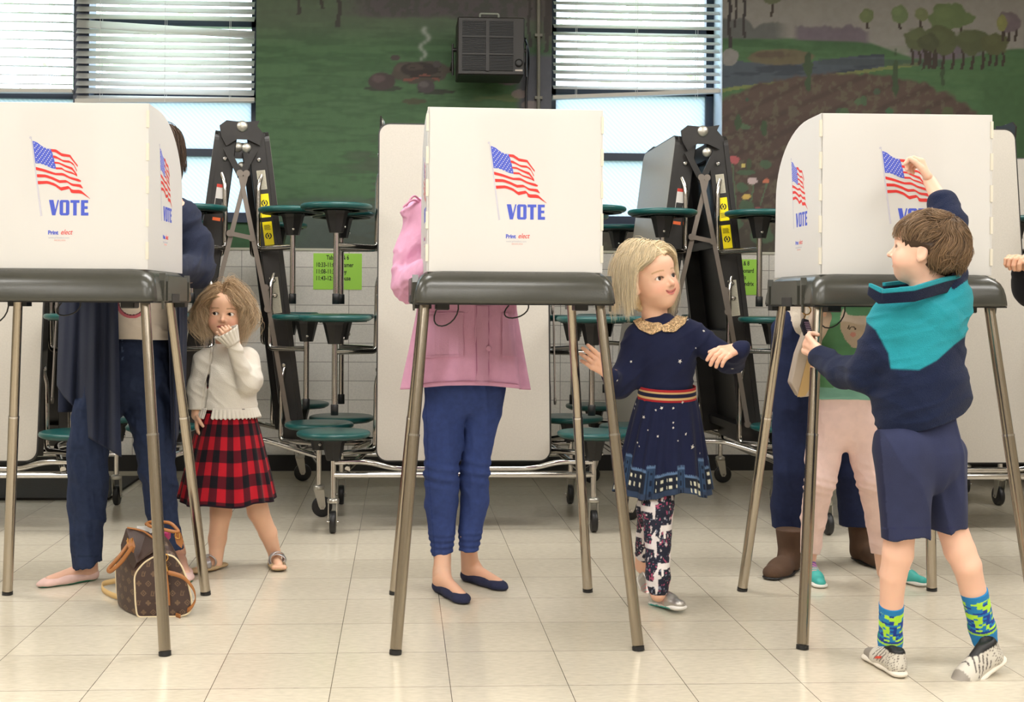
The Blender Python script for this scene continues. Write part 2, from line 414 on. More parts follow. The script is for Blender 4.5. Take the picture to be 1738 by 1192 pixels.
mr=n.nodes.new('ShaderNodeMapRange'); mr.inputs[1].default_value=.3; mr.inputs[2].default_value=.7; mr.inputs[3].default_value=.93; mr.inputs[4].default_value=1.05; n.links.new(ns.outputs['Fac'],mr.inputs[0])
vm=n.nodes.new('ShaderNodeVectorMath'); vm.operation='SCALE'; n.links.new(br.outputs['Color'],vm.inputs[0]); n.links.new(mr.outputs[0],vm.inputs['Scale']); n.links.new(vm.outputs[0],b.inputs['Base Color'])
b.inputs['Roughness'].default_value=.28
plast=mat('upper_wall_plaster',hx(74,88,66),.8,var=.1)
w=MB().box((XL,WY,0),(XR,WY+TD,MUR)).build('wall_back',tile_m); tag(w,kind='structure')
w2=MB()
for (a,bb,c,d) in ((XL,WL0,MUR,ZC),(WL1,WR0,MUR,ZC),(WR1,XR,MUR,ZC),(WL0,WL1,MUR,SILL),(WR0,WR1,MUR,SILL),(WL0,WL1,2.98,ZC),(WR0,WR1,2.98,ZC)):
    w2.box((a,WY+.004,c),(bb,WY+TD,d))
tag(w2.build('wall_back_upper',plast),kind='structure')
tag(MB().box((XL,WY-.012,0),(XR,WY,BB)).build('baseboard_back',mat('rubber_base',(.012,.011,.011),.5)),kind='structure')
# mural painted on the upper wall: fine grid with painted colours
def bl(c,m,col):
    m=np.clip(m,0,1)[...,None]; return c*(1-m)+lin(col)*m
def sm(x,a,b_): t=np.clip((x-a)/(b_-a),0,1); return t*t*(3-2*t)
def paint(X,Y):
    q=np.stack([X,Y,0*X],-1); n1=fbm(q,.02,4); ns=fbm(q*np.array([.25,1.6,1]),.06,4); nf=fbm(q+50,.12,3); n5=fbm(q+90,.05,3)
    c=np.ones(X.shape+(3,))*lin((72,112,68))
    c=bl(c,sm(ns,.42,.62)*.8,(52,92,52)); c=bl(c,sm(ns,.5,.75)*.5*sm(Y,40,180),(88,126,82))
    L=X<1000
    # left panel
    c=bl(c,L*sm(Y,90,20)*.75,(92,104,84)); edge=22+18*n1+.02*abs(X-700)
    c=bl(c,L*sm(X,560,640)*sm(edge-Y,-3,8),(88,80,84)); c=bl(c,L*sm(X,560,640)*sm(edge-Y,-3,8)*sm(nf,.4,.6),(74,74,70))
    c=bl(c,L*sm(X,860,940)*sm(Y+8*n1,95,70)*.7,(84,76,72))
    c=bl(c,L*sm(Y,300,400)*.65,(42,74,48)); c=bl(c,L*sm(Y+30*n1,345,375)*sm(X+60*n1,480,560)*.75,(78,84,84))
    c=bl(c,L*sm(ns,.5,.6)*sm(Y,200,260)*sm(X,540,640)*.6,(74,80,66)); c=bl(c,L*sm(X,480,440)*sm(Y,250,320)*.5,(36,96,46))
    for (tx,y1,w_) in ((506,26,5),(545,14,5),(575,46,7),(898,80,5),(927,90,6),(933,60,8)):
        c=bl(c,(np.abs(X-tx-2*np.sin(Y/9))<w_*.5+.06*np.maximum(Y-y1+14,0)).astype(float)*(Y<y1)*.9,(58,50,50))
    def blob(cx,cy,rx,ry,col,hi=None,rough=.25):
        nonlocal c
        d=np.sqrt(((X-cx)/rx)**2+((Y-cy)/ry)**2)+rough*(n5-.5); c=bl(c,sm(1-d,0,.12),col)
        if hi: d2=np.sqrt(((X-cx+rx*.25)/(rx*.6))**2+((Y-cy+ry*.3)/(ry*.55))**2)+.6*(nf-.5); c=bl(c,sm(1-d2,0,.5)*.8,hi)
    blob(650,150,34,5,(54,66,48)); blob(740,156,34,4,(54,62,48))
    blob(712,122,55,20,(78,70,60),(92,80,70),.8); blob(712,118,34,13,(54,44,40),(80,66,58)); 
    c=bl(c,L*(np.abs(Y-132-4*np.sin(X/9))<2)*(np.abs(X-715)<30),(130,72,58))
    c=bl(c,L*(np.abs((Y-118)%8-4)<1)*(np.abs(X-722)<26)*(np.abs(Y-120)<12),(52,42,40))
    blob(648,138,25,16,(70,56,56),(98,80,80)); blob(723,147,16,11,(74,66,68),(104,96,96)); blob(671,98,9,5,(74,64,62)); blob(742,109,8,6,(76,68,66))
    for k in range(14):
        yy=100-k*4; xx=715+6*math.sin(k*.9)+k*.8; c=bl(c,.5*np.exp(-(((X-xx)/(2.6+k*.12))**2+((Y-yy)/3.2)**2)),(180,186,178))
    c=bl(c,L*sm(X+14*n1,878,892)*sm(Y+10*n1,92,104)*sm(Y,195,188),(86,88,98)); blob(882,160,14,8,(140,124,122)); blob(900,178,16,8,(136,124,120)); blob(862,136,24,8,(118,100,104),None,.8)
    c=bl(c,L*sm(ns,.5,.6)*sm(X,790,830)*sm(Y,150,180)*sm(X,890,870)*.6,(128,132,70))
    blob(703,172,22,5,(76,80,54))
    # right panel
    Rr=X>1000; sky=lin((140,136,130)); hill=62+.03*(X-1226)+26*sm(X,1450,1560)-20*sm(X,1600,1738)
    c=bl(c,Rr*sm(hill-Y,-2,3),(142,138,132)); 
    bush=hill-14-14*fbm(np.stack([X,0*X,0*X],-1),.05,3)*1.6
    c=bl(c,Rr*sm(Y-bush,-2,3)*sm(hill-Y,-4,0)*sm(np.sin(X/31)+.6,0,.4),(110,98,110)); c=bl(c,Rr*sm(Y-bush,-2,3)*sm(hill-Y,-4,0)*sm(X,1345,1310),(96,98,96))
    c=bl(c,Rr*sm(ns,.45,.6)*sm(Y,60,110)*.4,(84,124,72))
    pond=(Y-100-8*np.sin((X-1226)/60)>0)&(Y<150-(X-1226)*.12)&(X<1500); c=bl(c,Rr*pond*1.,(72,84,96)); c=bl(c,Rr*pond*sm(ns,.5,.6)*.8,(52,60,72))
    c=bl(c,Rr*(np.abs(Y-152+(X-1226)*.135-4*n1)<3)*(X<1560)*.8,(128,136,66)); c=bl(c,Rr*(np.abs(Y-104-.02*(X-1400))<5)*(X>1390)*(X<1600)*.5,(62,72,76))
    blob(1325,97,62,14,(108,98,70),(92,76,62)); blob(1240,98,14,14,(140,136,132),None,.8)
    soil=sm(((Y-150+.35*(X-1300)*(X<1400)-0.0*X)/1.),0,8)
    d=np.sqrt(((X-1430)/240)**2+((Y-225)/105)**2)+.15*(n5-.5); c=bl(c,Rr*sm(1-d,0,.06),(92,72,62))
    c=bl(c,Rr*sm(Y+.0*X+14*n1,196,206)*sm(X,1640,1600),(86,66,58)); sl=(Y+.45*(X-1226))%34
    m_=Rr*((1-d>0.05)|((Y>206)&(X<1600))); c=bl(c,m_*sm(np.abs(sl-17),9,15)*.45,(66,50,46)); c=bl(c,m_*sm(nf,.56,.66)*.5,(104,100,74)); c=bl(c,m_*sm(Y,330,410)*.45,(56,68,50))
    rs=np.random.RandomState(3)
    for k in range(46):
        x=rs.uniform(1240,1660);y=rs.uniform(150,420);
        if x<1300 or (y>135 and y<200) or x>1500: blob(x,y,rs.uniform(4,9),rs.uniform(4,11),tuple(rs.uniform((60,84,56),(88,112,76))),None,1.6)
    for (x,y,rx,ry) in ((1252,208,9,15),(1296,216,9,14),(1372,120,12,34),(1520,125,9,36),(1600,118,8,30)): blob(x,y,rx*.62,ry,(62,84,54),None,2.2)
    trs=((1472,28,14,14,50,(106,118,74)),(1527,24,17,16,50,(106,124,80)),(1563,24,14,12,50,(112,120,78)),(1612,30,36,24,55,(98,116,70)),(1560,66,26,22,110,(90,98,62)),(1600,70,34,26,118,(86,94,58)),(1650,70,36,24,118,(84,92,58)),(1690,74,24,20,112,(88,92,56)),(1712,38,22,18,70,(110,96,104)),(1700,40,9,14,60,(130,132,70)),(1578,72,20,16,118,(78,84,54)),(1310,-2,14,10,28,(104,110,80)))
    for (x,y,rx,ry,ty,col) in trs:
        for off_ in ((0,) if rx<20 else (-rx*.45,0,rx*.5)):
            c=bl(c,((np.abs(X-x-off_-1.5*np.sin(Y/7))<1.8+.02*(Y-y))&(Y>y)&(Y<ty)).astype(float),(64,52,46))
        blob(x,y,rx,ry,col,tuple(np.array(col)*1.08),.9)
    for (tx,y1,w_) in ((1238,82,6),(1249,48,4),(1263,64,5)): c=bl(c,((np.abs(X-tx-1.5*np.sin(Y/9))<w_*.5)&(Y<y1)).astype(float),(56,48,50))
    c=bl(c,Rr*sm(X+20*n1,1665,1690)*sm(Y,110,160),(66,104,60)); c=bl(c,Rr*sm(X+20*n1,1665,1690)*sm(Y,200,330)*.5,(44,80,46))
    for (x0,y0,x1,y1) in ((1243,275,1250,365),(1280,310,1272,360),(1302,310,1290,350)):
        t=np.clip((Y-y0)/(y1-y0),0,1); c=bl(c,((np.abs(X-(x0+(x1-x0)*t))<1.2)&(Y>y0)&(Y<y1)).astype(float),(84,110,78))
    for (x,y,r,col) in ((1245,271,9,(186,84,88)),(1278,306,9,(206,180,178)),(1300,307,6,(206,110,72)),(1267,335,7,(214,178,72)),(1262,281,4,(210,190,90)),(1236,338,5,(170,80,72)),(1286,355,5,(150,80,80))):
        blob(x,y,r,r*.75,col,None,1.8)
    for (x,y,rx,ry) in ((1268,293,18,5),(1228,305,12,4),(1258,318,10,9),(1268,350,14,12),(1300,280,12,9),(1240,385,22,18),(1290,395,24,18),(1225,365,12,9)): blob(x,y,rx,ry,(74,98,70),None,1.2)
    # dark band under the window level
    return c*(.9+.2*nf[...,None])
mur_m=mat('mural_paint',rough=.62,attr=True,bump=.25,bscale=240)
mv=[];mf=[];mc=[];o_=0
def mpatch(x0,x1,z0,z1,st=.0075):
    global o_
    nx=max(2,int((x1-x0)/st));nz=max(2,int((z1-z0)/st)); xs=np.linspace(x0,x1,nx); zs=np.linspace(z0,z1,nz)
    A,B=np.meshgrid(xs,zs,indexing='ij'); V=np.stack([A,0*A+WY,B],-1); px,py=proj(V); c=paint(px,py)
    i=np.arange(nx-1)[:,None];j=np.arange(nz-1)[None]
    Q=np.stack([i*nz+j,(i+1)*nz+j,(i+1)*nz+j+1,i*nz+j+1],-1).reshape(-1,4)
    mv.append(V.reshape(-1,3));mc.append(c.reshape(-1,3));mf.append(Q+o_);o_+=nx*nz
mpatch(WL1,WR0,MUR,2.85); mpatch(WR1,P(1800,200,WY)[0],MUR,2.85); mpatch(WR0,WR1,MUR,SILL,.01); mpatch(P(0,200,WY)[0],WL1,MUR,SILL,.01)
mo=meshobj('mural',np.concatenate(mv),np.concatenate(mf),mur_m,None,(lambda m_: (m_*.84+m_.mean(1)[:,None]*.16)*1.0)(np.concatenate(mc)))
tag(mo,'painted landscape mural of green hills, pond and flowers on the upper wall','mural')
tag(MB().box((XL,WY-.006,MUR-.014),(XR,WY+.002,MUR)).build('trim_1',mat('tile_cap',hx(190,188,170),.4)),kind='structure')
# windows
fr_m=mat('window_frame_blue_black',hx(40,52,72),.4); 
glass=bpy.data.materials.new('window_glass'); glass.use_nodes=True; n=glass.node_tree; n.nodes.remove(n.nodes['Principled BSDF'])
a=n.nodes.new('ShaderNodeBsdfTransparent'); g=n.nodes.new('ShaderNodeBsdfGlossy'); g.inputs['Roughness'].default_value=.02; mx=n.nodes.new('ShaderNodeMixShader'); mx.inputs[0].default_value=.06
a.inputs[0].default_value=(.93,.96,.97,1)
n.links.new(a.outputs[0],mx.inputs[1]);n.links.new(g.outputs[0],mx.inputs[2]);n.links.new(mx.outputs[0],n.nodes['Material Output'].inputs[0])
frost=bpy.data.materials.new('frosted_window_film'); frost.use_nodes=True; n=frost.node_tree; n.nodes.remove(n.nodes['Principled BSDF'])
tl=n.nodes.new('ShaderNodeBsdfTranslucent'); df=n.nodes.new('ShaderNodeBsdfDiffuse'); mx=n.nodes.new('ShaderNodeMixShader'); mx.inputs[0].default_value=.12
wv=n.nodes.new('ShaderNodeTexWave'); wv.inputs['Scale'].default_value=22; wv.inputs['Distortion'].default_value=.6; wv.bands_direction='DIAGONAL'
tcx=n.nodes.new('ShaderNodeTexCoord'); n.links.new(tcx.outputs['Object'],wv.inputs['Vector'])
cr=n.nodes.new('ShaderNodeValToRGB'); cr.color_ramp.elements[0].color=(.52,.57,.64,1); cr.color_ramp.elements[1].color=(.64,.68,.74,1); n.links.new(wv.outputs['Fac'],cr.inputs[0]); n.links.new(cr.outputs[0],tl.inputs[0])
df.inputs[0].default_value=(.7,.75,.8,1)
n.links.new(tl.outputs[0],mx.inputs[1]);n.links.new(df.outputs[0],mx.inputs[2]);n.links.new(mx.outputs[0],n.nodes['Material Output'].inputs[0])
GY=WY+.22
def window(name,x0,x1,bars,lowz):
    t=MB(); 
    for (a_,b_) in ((x0,x0+.05),(x1-.05,x1)): t.box((a_,GY-.03,SILL),(b_,GY+.03,2.98))
    for z in (SILL+.02,2.95)+bars: t.box((x0,GY-.03,z-.022),(x1,GY+.03,z+.022))
    w=tag(t.build(name,fr_m),kind='structure')
    gl=MB().box((x0+.05,GY-.004,lowz),(x1-.05,GY+.002,2.95)).build('glass_pane',glass,w)
    fl=MB().box((x0+.05,GY-.004,SILL+.04),(x1-.05,GY+.002,lowz)).build('frosted_pane',frost,w); return w
zr=P(600,170,GY)[2]; zl=P(600,263,GY)[2]; zu=P(600,45,GY)[2]
xm=P(128,200,WY)[0]
window('window_1',WL0,xm,(zl,zr),zr); window('window_2',xm,WL1,(zl,zr,zu),zr); window('window_3',WR0,WR1,(P(600,150,GY)[2],zl+.005,zu),P(600,150,GY)[2])
tag(MB().box((xm-.03,WY+.06,SILL),(xm+.06,GY,2.98)).build('trim_2',fr_m),kind='structure')
rev=mat('painted_reveal',hx(214,226,238),.55,var=.15,vscale=6)
tag(MB().box((WR1-.004,WY+.004,SILL),(WR1+.01,GY-.03,2.98)).build('trim_3',rev),kind='structure')
sl=MB(); sl.box((WL0,WY-.02,SILL-.03),(WL1,GY,SILL+.004)); tag(sl.build('trim_4',fr_m),kind='structure')
sl=MB(); sl.box((WR0,WY-.02,SILL-.03),(WR1,GY,SILL+.004)); tag(sl.build('trim_5',fr_m),kind='structure')
# blinds
slat_m=mat('blind_slat_vinyl',hx(244,243,240),.4,trans=.6); cord_m=mat('blind_cord',hx(235,235,235),.6)
def blind(label,px0,px1,pyb0,pyb1,sp,tilt,py0,odd=()):
    Y=WY+.05; x0=P(px0,100,Y)[0]; x1=P(px1,100,Y)[0]; root=empty('window_blind',((x0+x1)/2,Y,P(px0,pyb0,Y)[2]))
    tag(root,label,'window blind'); zb0=P(px0,pyb0,Y)[2]; zb1=P(px1,pyb1,Y)[2]; k=0; z=P(px0,py0,Y)[2]
    rs=random.Random(px0)
    while z<2.86:
        dz=0 if k not in odd else -.05; tl_=tilt+rs.uniform(-.06,.06)+(0.5 if k in odd else 0); R=[]
        for i in range(7):
            u=(i/6-.5)*.05; cv=.004*(1-(2*i/6-1)**2)
            yy=u*math.cos(tl_); zz=u*math.sin(tl_)+cv
            R.append([(x0+.004,Y+yy,z+zz),((x0+x1)/2,Y+yy,z+zz+dz*.5),(x1-.004,Y+yy,z+zz+dz)])
        o=loft('slat',R,slat_m,root,closed=False,thick=.0025); z+=sp; k+=1
    M_=MB().box((0,-.022,-.011),(1,.022,.011)); V=np.array(M_.v); L=x1-x0; V[:,2]+=zb0+(zb1-zb0)*V[:,0]; V[:,0]=x0+V[:,0]*L; V[:,1]+=Y
    meshobj('bottom_rail',V,M_.f,mat('bottom_rail_vinyl',hx(206,202,194),.45),root,smooth=False,world=True)
    for fx in (.14,.5,.86) if L>.5 else (.9,):
        xx=x0+L*fx
        for yy in (-.028,.028): MB().tube([(xx,Y+yy,min(zb0,zb1)),(xx,Y+yy,2.9)],.0013,6).build('ladder_cord',cord_m,root,world=True)
blind('white slatted blind on the far left window, open slats',-150,124,153,155,.0515,.12,140)
blind('white slatted blind with one drooping slat, left of the mural',129,433,172,170,.0432,.80,166,odd=(10,))
blind('white slatted blind with crooked bottom rail, right of the black heater',938,1222,166,155,.0455,.55,148)
# trees outside (overexposure put into the pale leaf and bark colours)
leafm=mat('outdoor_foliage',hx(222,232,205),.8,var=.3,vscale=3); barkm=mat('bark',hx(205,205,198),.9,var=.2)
ti=0
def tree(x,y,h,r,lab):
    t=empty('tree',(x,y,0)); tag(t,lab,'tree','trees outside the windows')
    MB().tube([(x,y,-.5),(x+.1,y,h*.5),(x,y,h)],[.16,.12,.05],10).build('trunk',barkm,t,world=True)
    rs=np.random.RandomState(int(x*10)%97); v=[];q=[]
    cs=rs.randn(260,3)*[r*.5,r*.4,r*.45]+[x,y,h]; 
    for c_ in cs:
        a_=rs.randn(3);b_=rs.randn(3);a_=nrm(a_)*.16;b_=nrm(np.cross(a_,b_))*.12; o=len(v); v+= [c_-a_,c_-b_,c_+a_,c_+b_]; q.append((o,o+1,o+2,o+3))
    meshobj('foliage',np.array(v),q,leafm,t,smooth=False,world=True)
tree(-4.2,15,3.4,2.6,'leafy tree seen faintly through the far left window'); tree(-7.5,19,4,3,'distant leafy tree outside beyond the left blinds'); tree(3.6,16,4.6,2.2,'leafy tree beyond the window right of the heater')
tag(MB().box((-30,WY+.35,-.6),(30,45,-.5)).build('ground_outside',mat('lawn',hx(140,160,110),.9,var=.2)),kind='structure')
# heater
hy=WY-.36; hr=empty('wall_heater',P(833,127,hy)); tag(hr,'black square unit heater with grille mounted high on mural wall','heater')
hm=mat('heater_paint',hx(38,34,31),.45,var=.1); a0=P(777,28,hy-.0); a1=P(890,128,hy)
MB().box((a0[0],hy,a1[2]),(a1[0],hy+.25,a0[2]),bev=.006).build('housing',hm,hr,world=True)
wd=a1[0]-a0[0]; hh=a0[2]-a1[2]
MB().box((a0[0]+wd*.07,hy-.004,a1[2]+hh*.07),(a0[0]+wd*.83,hy+.002,a0[2]-hh*.07)).build('grille_recess',BLACK,hr,world=True)
g=MB()
for i in range(34):
    z=a1[2]+hh*(.08+.84*i/33); g.box((a0[0]+wd*.07,hy-.009,z-.0012),(a0[0]+wd*.83,hy-.005,z+.0012))
g.build('grille_louvres',mat('louvre',hx(16,14,14),.6),hr,world=True)
g=MB(); g.box((a0[0]+wd*.42,hy-.014,a1[2]+hh*.06),(a0[0]+wd*.47,hy-.004,a0[2]-hh*.06))
for q in (.35,.65): g.box((a0[0]+wd*.07,hy-.013,a1[2]+hh*q-.004),(a0[0]+wd*.83,hy-.004,a1[2]+hh*q+.004))
g.build('grille_bars',hm,hr,world=True)
MB().tube([(a0[0]+wd*.34,hy+.05,a0[2]),(a0[0]+wd*.34,hy+.05,a0[2]+.03),(a0[0]+wd*.62,hy+.05,a0[2]+.03),(a0[0]+wd*.62,hy+.05,a0[2])],.006,8,bend=.01).build('handle',mat('heater_handle',hx(150,155,145),.5),hr,world=True)
MB().lathe([(.001,0),(.022,0),(.022,.012),(.012,.014)],20,frame((a0[0]+wd*.915,hy,a1[2]+hh*.21),(1,0,0),(0,0,1),(0,-1,0))).build('thermostat_dial',BLACK,hr,world=True)
MB().box((a0[0]+wd*.86,hy-.002,a1[2]+hh*.07),(a0[0]+wd*.97,hy,a1[2]+hh*.1)).build('label_plate',mat('label_white',hx(190,180,170),.5),hr,world=True)
for sx in (a0[0]-.022,a1[0]+.022):
    g=MB(); g.tube([(sx,hy+.12,a1[2]+hh*.05),(sx,hy+.12,a1[2]+hh*.6)],.006,8); g.tube([(sx,hy+.12,a1[2]+hh*.5),(sx+(.03 if sx<a0[0] else -.03),hy+.12,a1[2]+hh*.5)],.012,10); g.tube([(sx,hy+.12,a1[2]+hh*.3),(sx,WY,a1[2]+hh*.3)],.008,8)
    g.build('mounting_bracket',DKMET,hr,world=True)
MB().tube([P(891,66,hy+.1),P(897,85,hy+.2),P(897,110,WY-.02),P(893,150,WY-.02),P(893,320,WY-.02)],.007,8,bend=.05).build('power_cord',BLACK,hr,world=True)
c=MB().tube([P(914,-20,WY-.02),P(914,330,WY-.02)],.011,12); 
for y_ in (60,166): p_=P(914,y_,WY-.02); c.box((p_[0]-.022,WY-.03,p_[2]-.008),(p_[0]+.022,WY,p_[2]+.008))
tag(c.build('conduit_pipe',mat('conduit_painted',hx(120,118,106),.5,var=.2)),'thin grey metal conduit pipe running down the mural wall','pipe')
# green schedules
def sign(px0,py0,px1,py1,lines,lab):
    a_=P(px0,py0,WY);b_=P(px1,py1,WY); w_=b_[0]-a_[0]; h_=a_[2]-b_[2]
    o=MB().box((a_[0],WY-.003,b_[2]),(b_[0],WY-.0005,a_[2])).build('paper_sign',mat('lime_paper',hx(168,226,84),.6)); tag(o,lab,'paper sign')
    k=mat('printed_black_ink',hx(25,35,20),.6); dn=.047
    for i,s in enumerate(lines):
        M=frame(((a_[0]+b_[0])/2 if i==0 else a_[0]+.014,WY-.0034,a_[2]-.036-i*(.042 if i==0 else .039)-(.004 if i else 0)),(1,0,0),(0,0,1),(0,-1,0))
        text_mesh(s,'printed_text',.036,k,o,M,bold=.0007,sx=.72,align='CENTER' if i==0 else 'LEFT')
sign(532,430,614,492,['Tables 5 & 6','10:33-11:03  Kramer','11:08-11:38  Roy','11:43-12:13  Rouse'],'lime green paper schedule behind the stools between little girl and pink coat')
sign(1214,440,1292,501,['Tables 7 & 8','10:35-11:05 Leonard','11:10-11:40 Ellis','11:45-12:15 Hendrix'],'lime green paper schedule on tiles just left of the right booth')
mt=MB().box((-3.3,6.0,.0),(P(230,815,6.6)[0],6.75,.012)).build('floor_mat',mat('dark_rubber_mat',hx(48,46,44),.9,bump=.4)); tag(mt,'dark ribbed floor mat under the left folded table','floor mat')
# =============== FOLDED STOOL TABLES ===============
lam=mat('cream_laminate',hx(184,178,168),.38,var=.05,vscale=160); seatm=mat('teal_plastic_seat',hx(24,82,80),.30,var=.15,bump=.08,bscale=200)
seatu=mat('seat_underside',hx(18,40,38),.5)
def xl(z): return .112+(1.78-z)/1.48*.185
ST=[(1.40,.225,1.00,1.235),(.915,.29,.52,.77),(.42,.35,.13,.335)]
def make_table():
    root=empty('folding_stool_table')
    zt,zb=1.78,.30; sl=math.hypot(zt-zb,.185)
    for s in (-1,1):
        ez=nrm((s*-.185,0,zt-zb)); ex=np.array((0,1.,0)); nn=np.cross(ex,ez)   # nn: normal
        if nn[0]*s<0: ex=-ex; nn=-nn
        c=np.array((s*(xl(zb)+xl(zt))/2,0,(zt+zb)/2))
        nm='table_top'
        t=MB().prism(rrect(.75,sl,.045),frame(c+nn*.0085,ex,ez,nn),.0025).build(nm,lam,root)
        MB().prism(rrect(.762,sl+.012,.05),frame(c-nn*.012,ex,ez,nn),.022).build('edge_band',DKMET,t)
        f=MB()
        for y in (-.352,.352):
            cc=c+np.array((0,y,0)); f.box((-.024,-sl/2+.02,-.092),(.024,sl/2,-.003),frame(cc,ex,ez,nn),bev=.004)
        for q in (-.66,-.2,.25,.68): f.box((-.35,q-.02,-.06),(.35,q+.02,-.014),frame(c,ex,ez,nn))
        f.build('under_frame',DKMET,root)
        # bolts on near and far rail
        b=MB()
        for y in (-.376,.376):
            for q in (.62,.05,-.02,-.35): 
                p=c+ez*q-nn*.05; b.lathe([(.011,0),(.011,.006),(.006,.009)],10,frame((p[0],y,p[2]),(1,0,0),(0,0,1 if y<0 else -1),(0,-1 if y<0 else 1,0)))
        b.build('rail_bolts',CHROME,root)
    # hinge plates, scissor links
    for y in (-.39,.375):
        h=MB(); pl=[(a_*.80,b_*.72+.012) for a_,b_ in [(-.12,-.03),(-.13,.04),(-.09,.075),(-.03,.07),(.04,.07),(.10,.08),(.085,.045),(.12,.0),(.10,-.08),(.03,-.045),(-.03,-.045),(-.09,-.09)]]
        h.prism(pl,frame((0,y,1.76),(1,0,0),(0,0,1),(0,-1,0)),.008).build('hinge_plate',DKMET,root)
        for (bx,bz,r) in ((0,1.80,.021),(.02,1.70,.018)):
            b=MB(); b.lathe([(r*1.25,0),(r*1.25,.003),(r,.006),(r*.6,.012),(.004,.013)],18,frame((bx,y-.008,bz),(1,0,0),(0,0,1),(0,-1,0)))
            b.build('hinge_bolt',mat('worn_zinc',(.55,.53,.47),.4,.9),root)
    lk=MB()
    for (x0,z0,x1,z1) in ((-.075,1.70,.0,1.555),(.06,1.70,-.01,1.555)):
        d=nrm((x1-x0,0,z1-z0)); L=math.hypot(x1-x0,z1-z0); lk.box((-.014,0,-.004),(.014,L,.004),frame((x0,-.402,z0),np.cross(d,(0,-1,0)),d,(0,-1,0)))
    lk.build('upper_link',DKMET,root)
    lk=MB()
    for (x0,z0,x1,z1,yy) in ((.02,1.58,-.13,.95,-.405),(-.01,1.58,.12,.95,-.413),(.11,1.05,.22,.42,-.405),(-.12,1.02,-.2,.55,-.41),(-.055,1.30,.045,1.28,-.42)):
        d=nrm((x1-x0,0,z1-z0)); L=math.hypot(x1-x0,z1-z0); lk.box((-.0105,0,-.003),(.0105,L,.003),frame((x0,yy,z0),np.cross(d,(0,-1,0)),d,(0,-1,0)))
        for q in (0,L): lk.lathe([(.016,-.004),(.016,.004)],14,frame(np.array((x0,yy,z0))+d*q,(1,0,0),(0,0,1),(0,-1,0)))
    lk.build('scissor_link',mat('grey_link_steel',(.22,.19,.165),.42,.8),root)
    lt=MB().tube([(.155,-.41,1.72),(.155,-.41,1.70)],.004,6)
    # labels on the near rails
    def lab(nm,s,z0,z1,w,m,draw=True):
        ez=nrm((s*-.185,0,1.48)); ex=nrm((1,0,s*.185/1.48)); zc=(z0+z1)/2; xc=s*(xl(zc)-.048)
        l=MB().box((-w/2,-(z1-z0)/2,-.0006),(w/2,(z1-z0)/2,.0006),frame((xc,-.3765,zc),ex,ez,(0,-1,0))).build(nm,m,root)
        return l,frame((xc,-.3773,zc),ex,ez,(0,-1,0))
    yel=mat('warning_yellow',hx(250,228,0),.45); ink=mat('label_black_ink',(.01,.01,.01),.5)
    for s,z0,z1 in ((1,1.38,1.49),(1,1.25,1.36)):
        l,M=lab('warning_label',s,z0,z1,.044,yel); k=MB()
        Mc=M.copy(); Mc[:3,3]+=M[:3,1]*.012*(-1 if z0<1.3 else 1)
        ring=[]
        for a in range(14):
            if a in (3,10): continue
            an=a/14*2*math.pi; k.box((.0125*math.cos(an)-.0028,.0125*math.sin(an)-.0028,0),(.0125*math.cos(an)+.0028,.0125*math.sin(an)+.0028,.0005),Mc)
        k.box((-.004,-.006,0),(.003,.007,.0005),Mc)
        for i in range(6):
            yy=(-.018-.0042*i)*(1 if z0>1.3 else -1); k.box((-.016,yy-.0008,0),(.014-.002*(i%3),yy+.0008,.0005),M)
        k.build('warning_symbol',ink,l)
    wl=mat('paper_label',hx(196,190,170),.6)
    for s,z0,z1 in ((1,1.51,1.60),(1,.93,1.10)):
        l,M=lab('instruction_label',s,z0,z1,.04,wl); k=MB()
        for i in range(int((z1-z0)/.006)-1): yy=-(z1-z0)/2+.006*(i+1); k.box((-.016,yy-.0006,0),(.015-.003*(i%4==2),yy+.0006,.0005),M)
        k.build('printed_lines',mat('faded_ink',(.12,.11,.1),.6),l)
    l,M=lab('danger_label',-1,1.42,1.53,.036,mat('label_pale',hx(200,195,190),.5)); MB().box((-.018,.040,0),(.018,.055,.0006),M).build('red_band',mat('label_red',hx(190,50,35),.5),l); MB().box((-.016,-.05,0),(.016,-.012,.0006),M).build('black_band',ink,l)
    l,M=lab('orange_label',-1,1.36,1.375,.036,mat('label_orange',hx(220,100,50),.5))
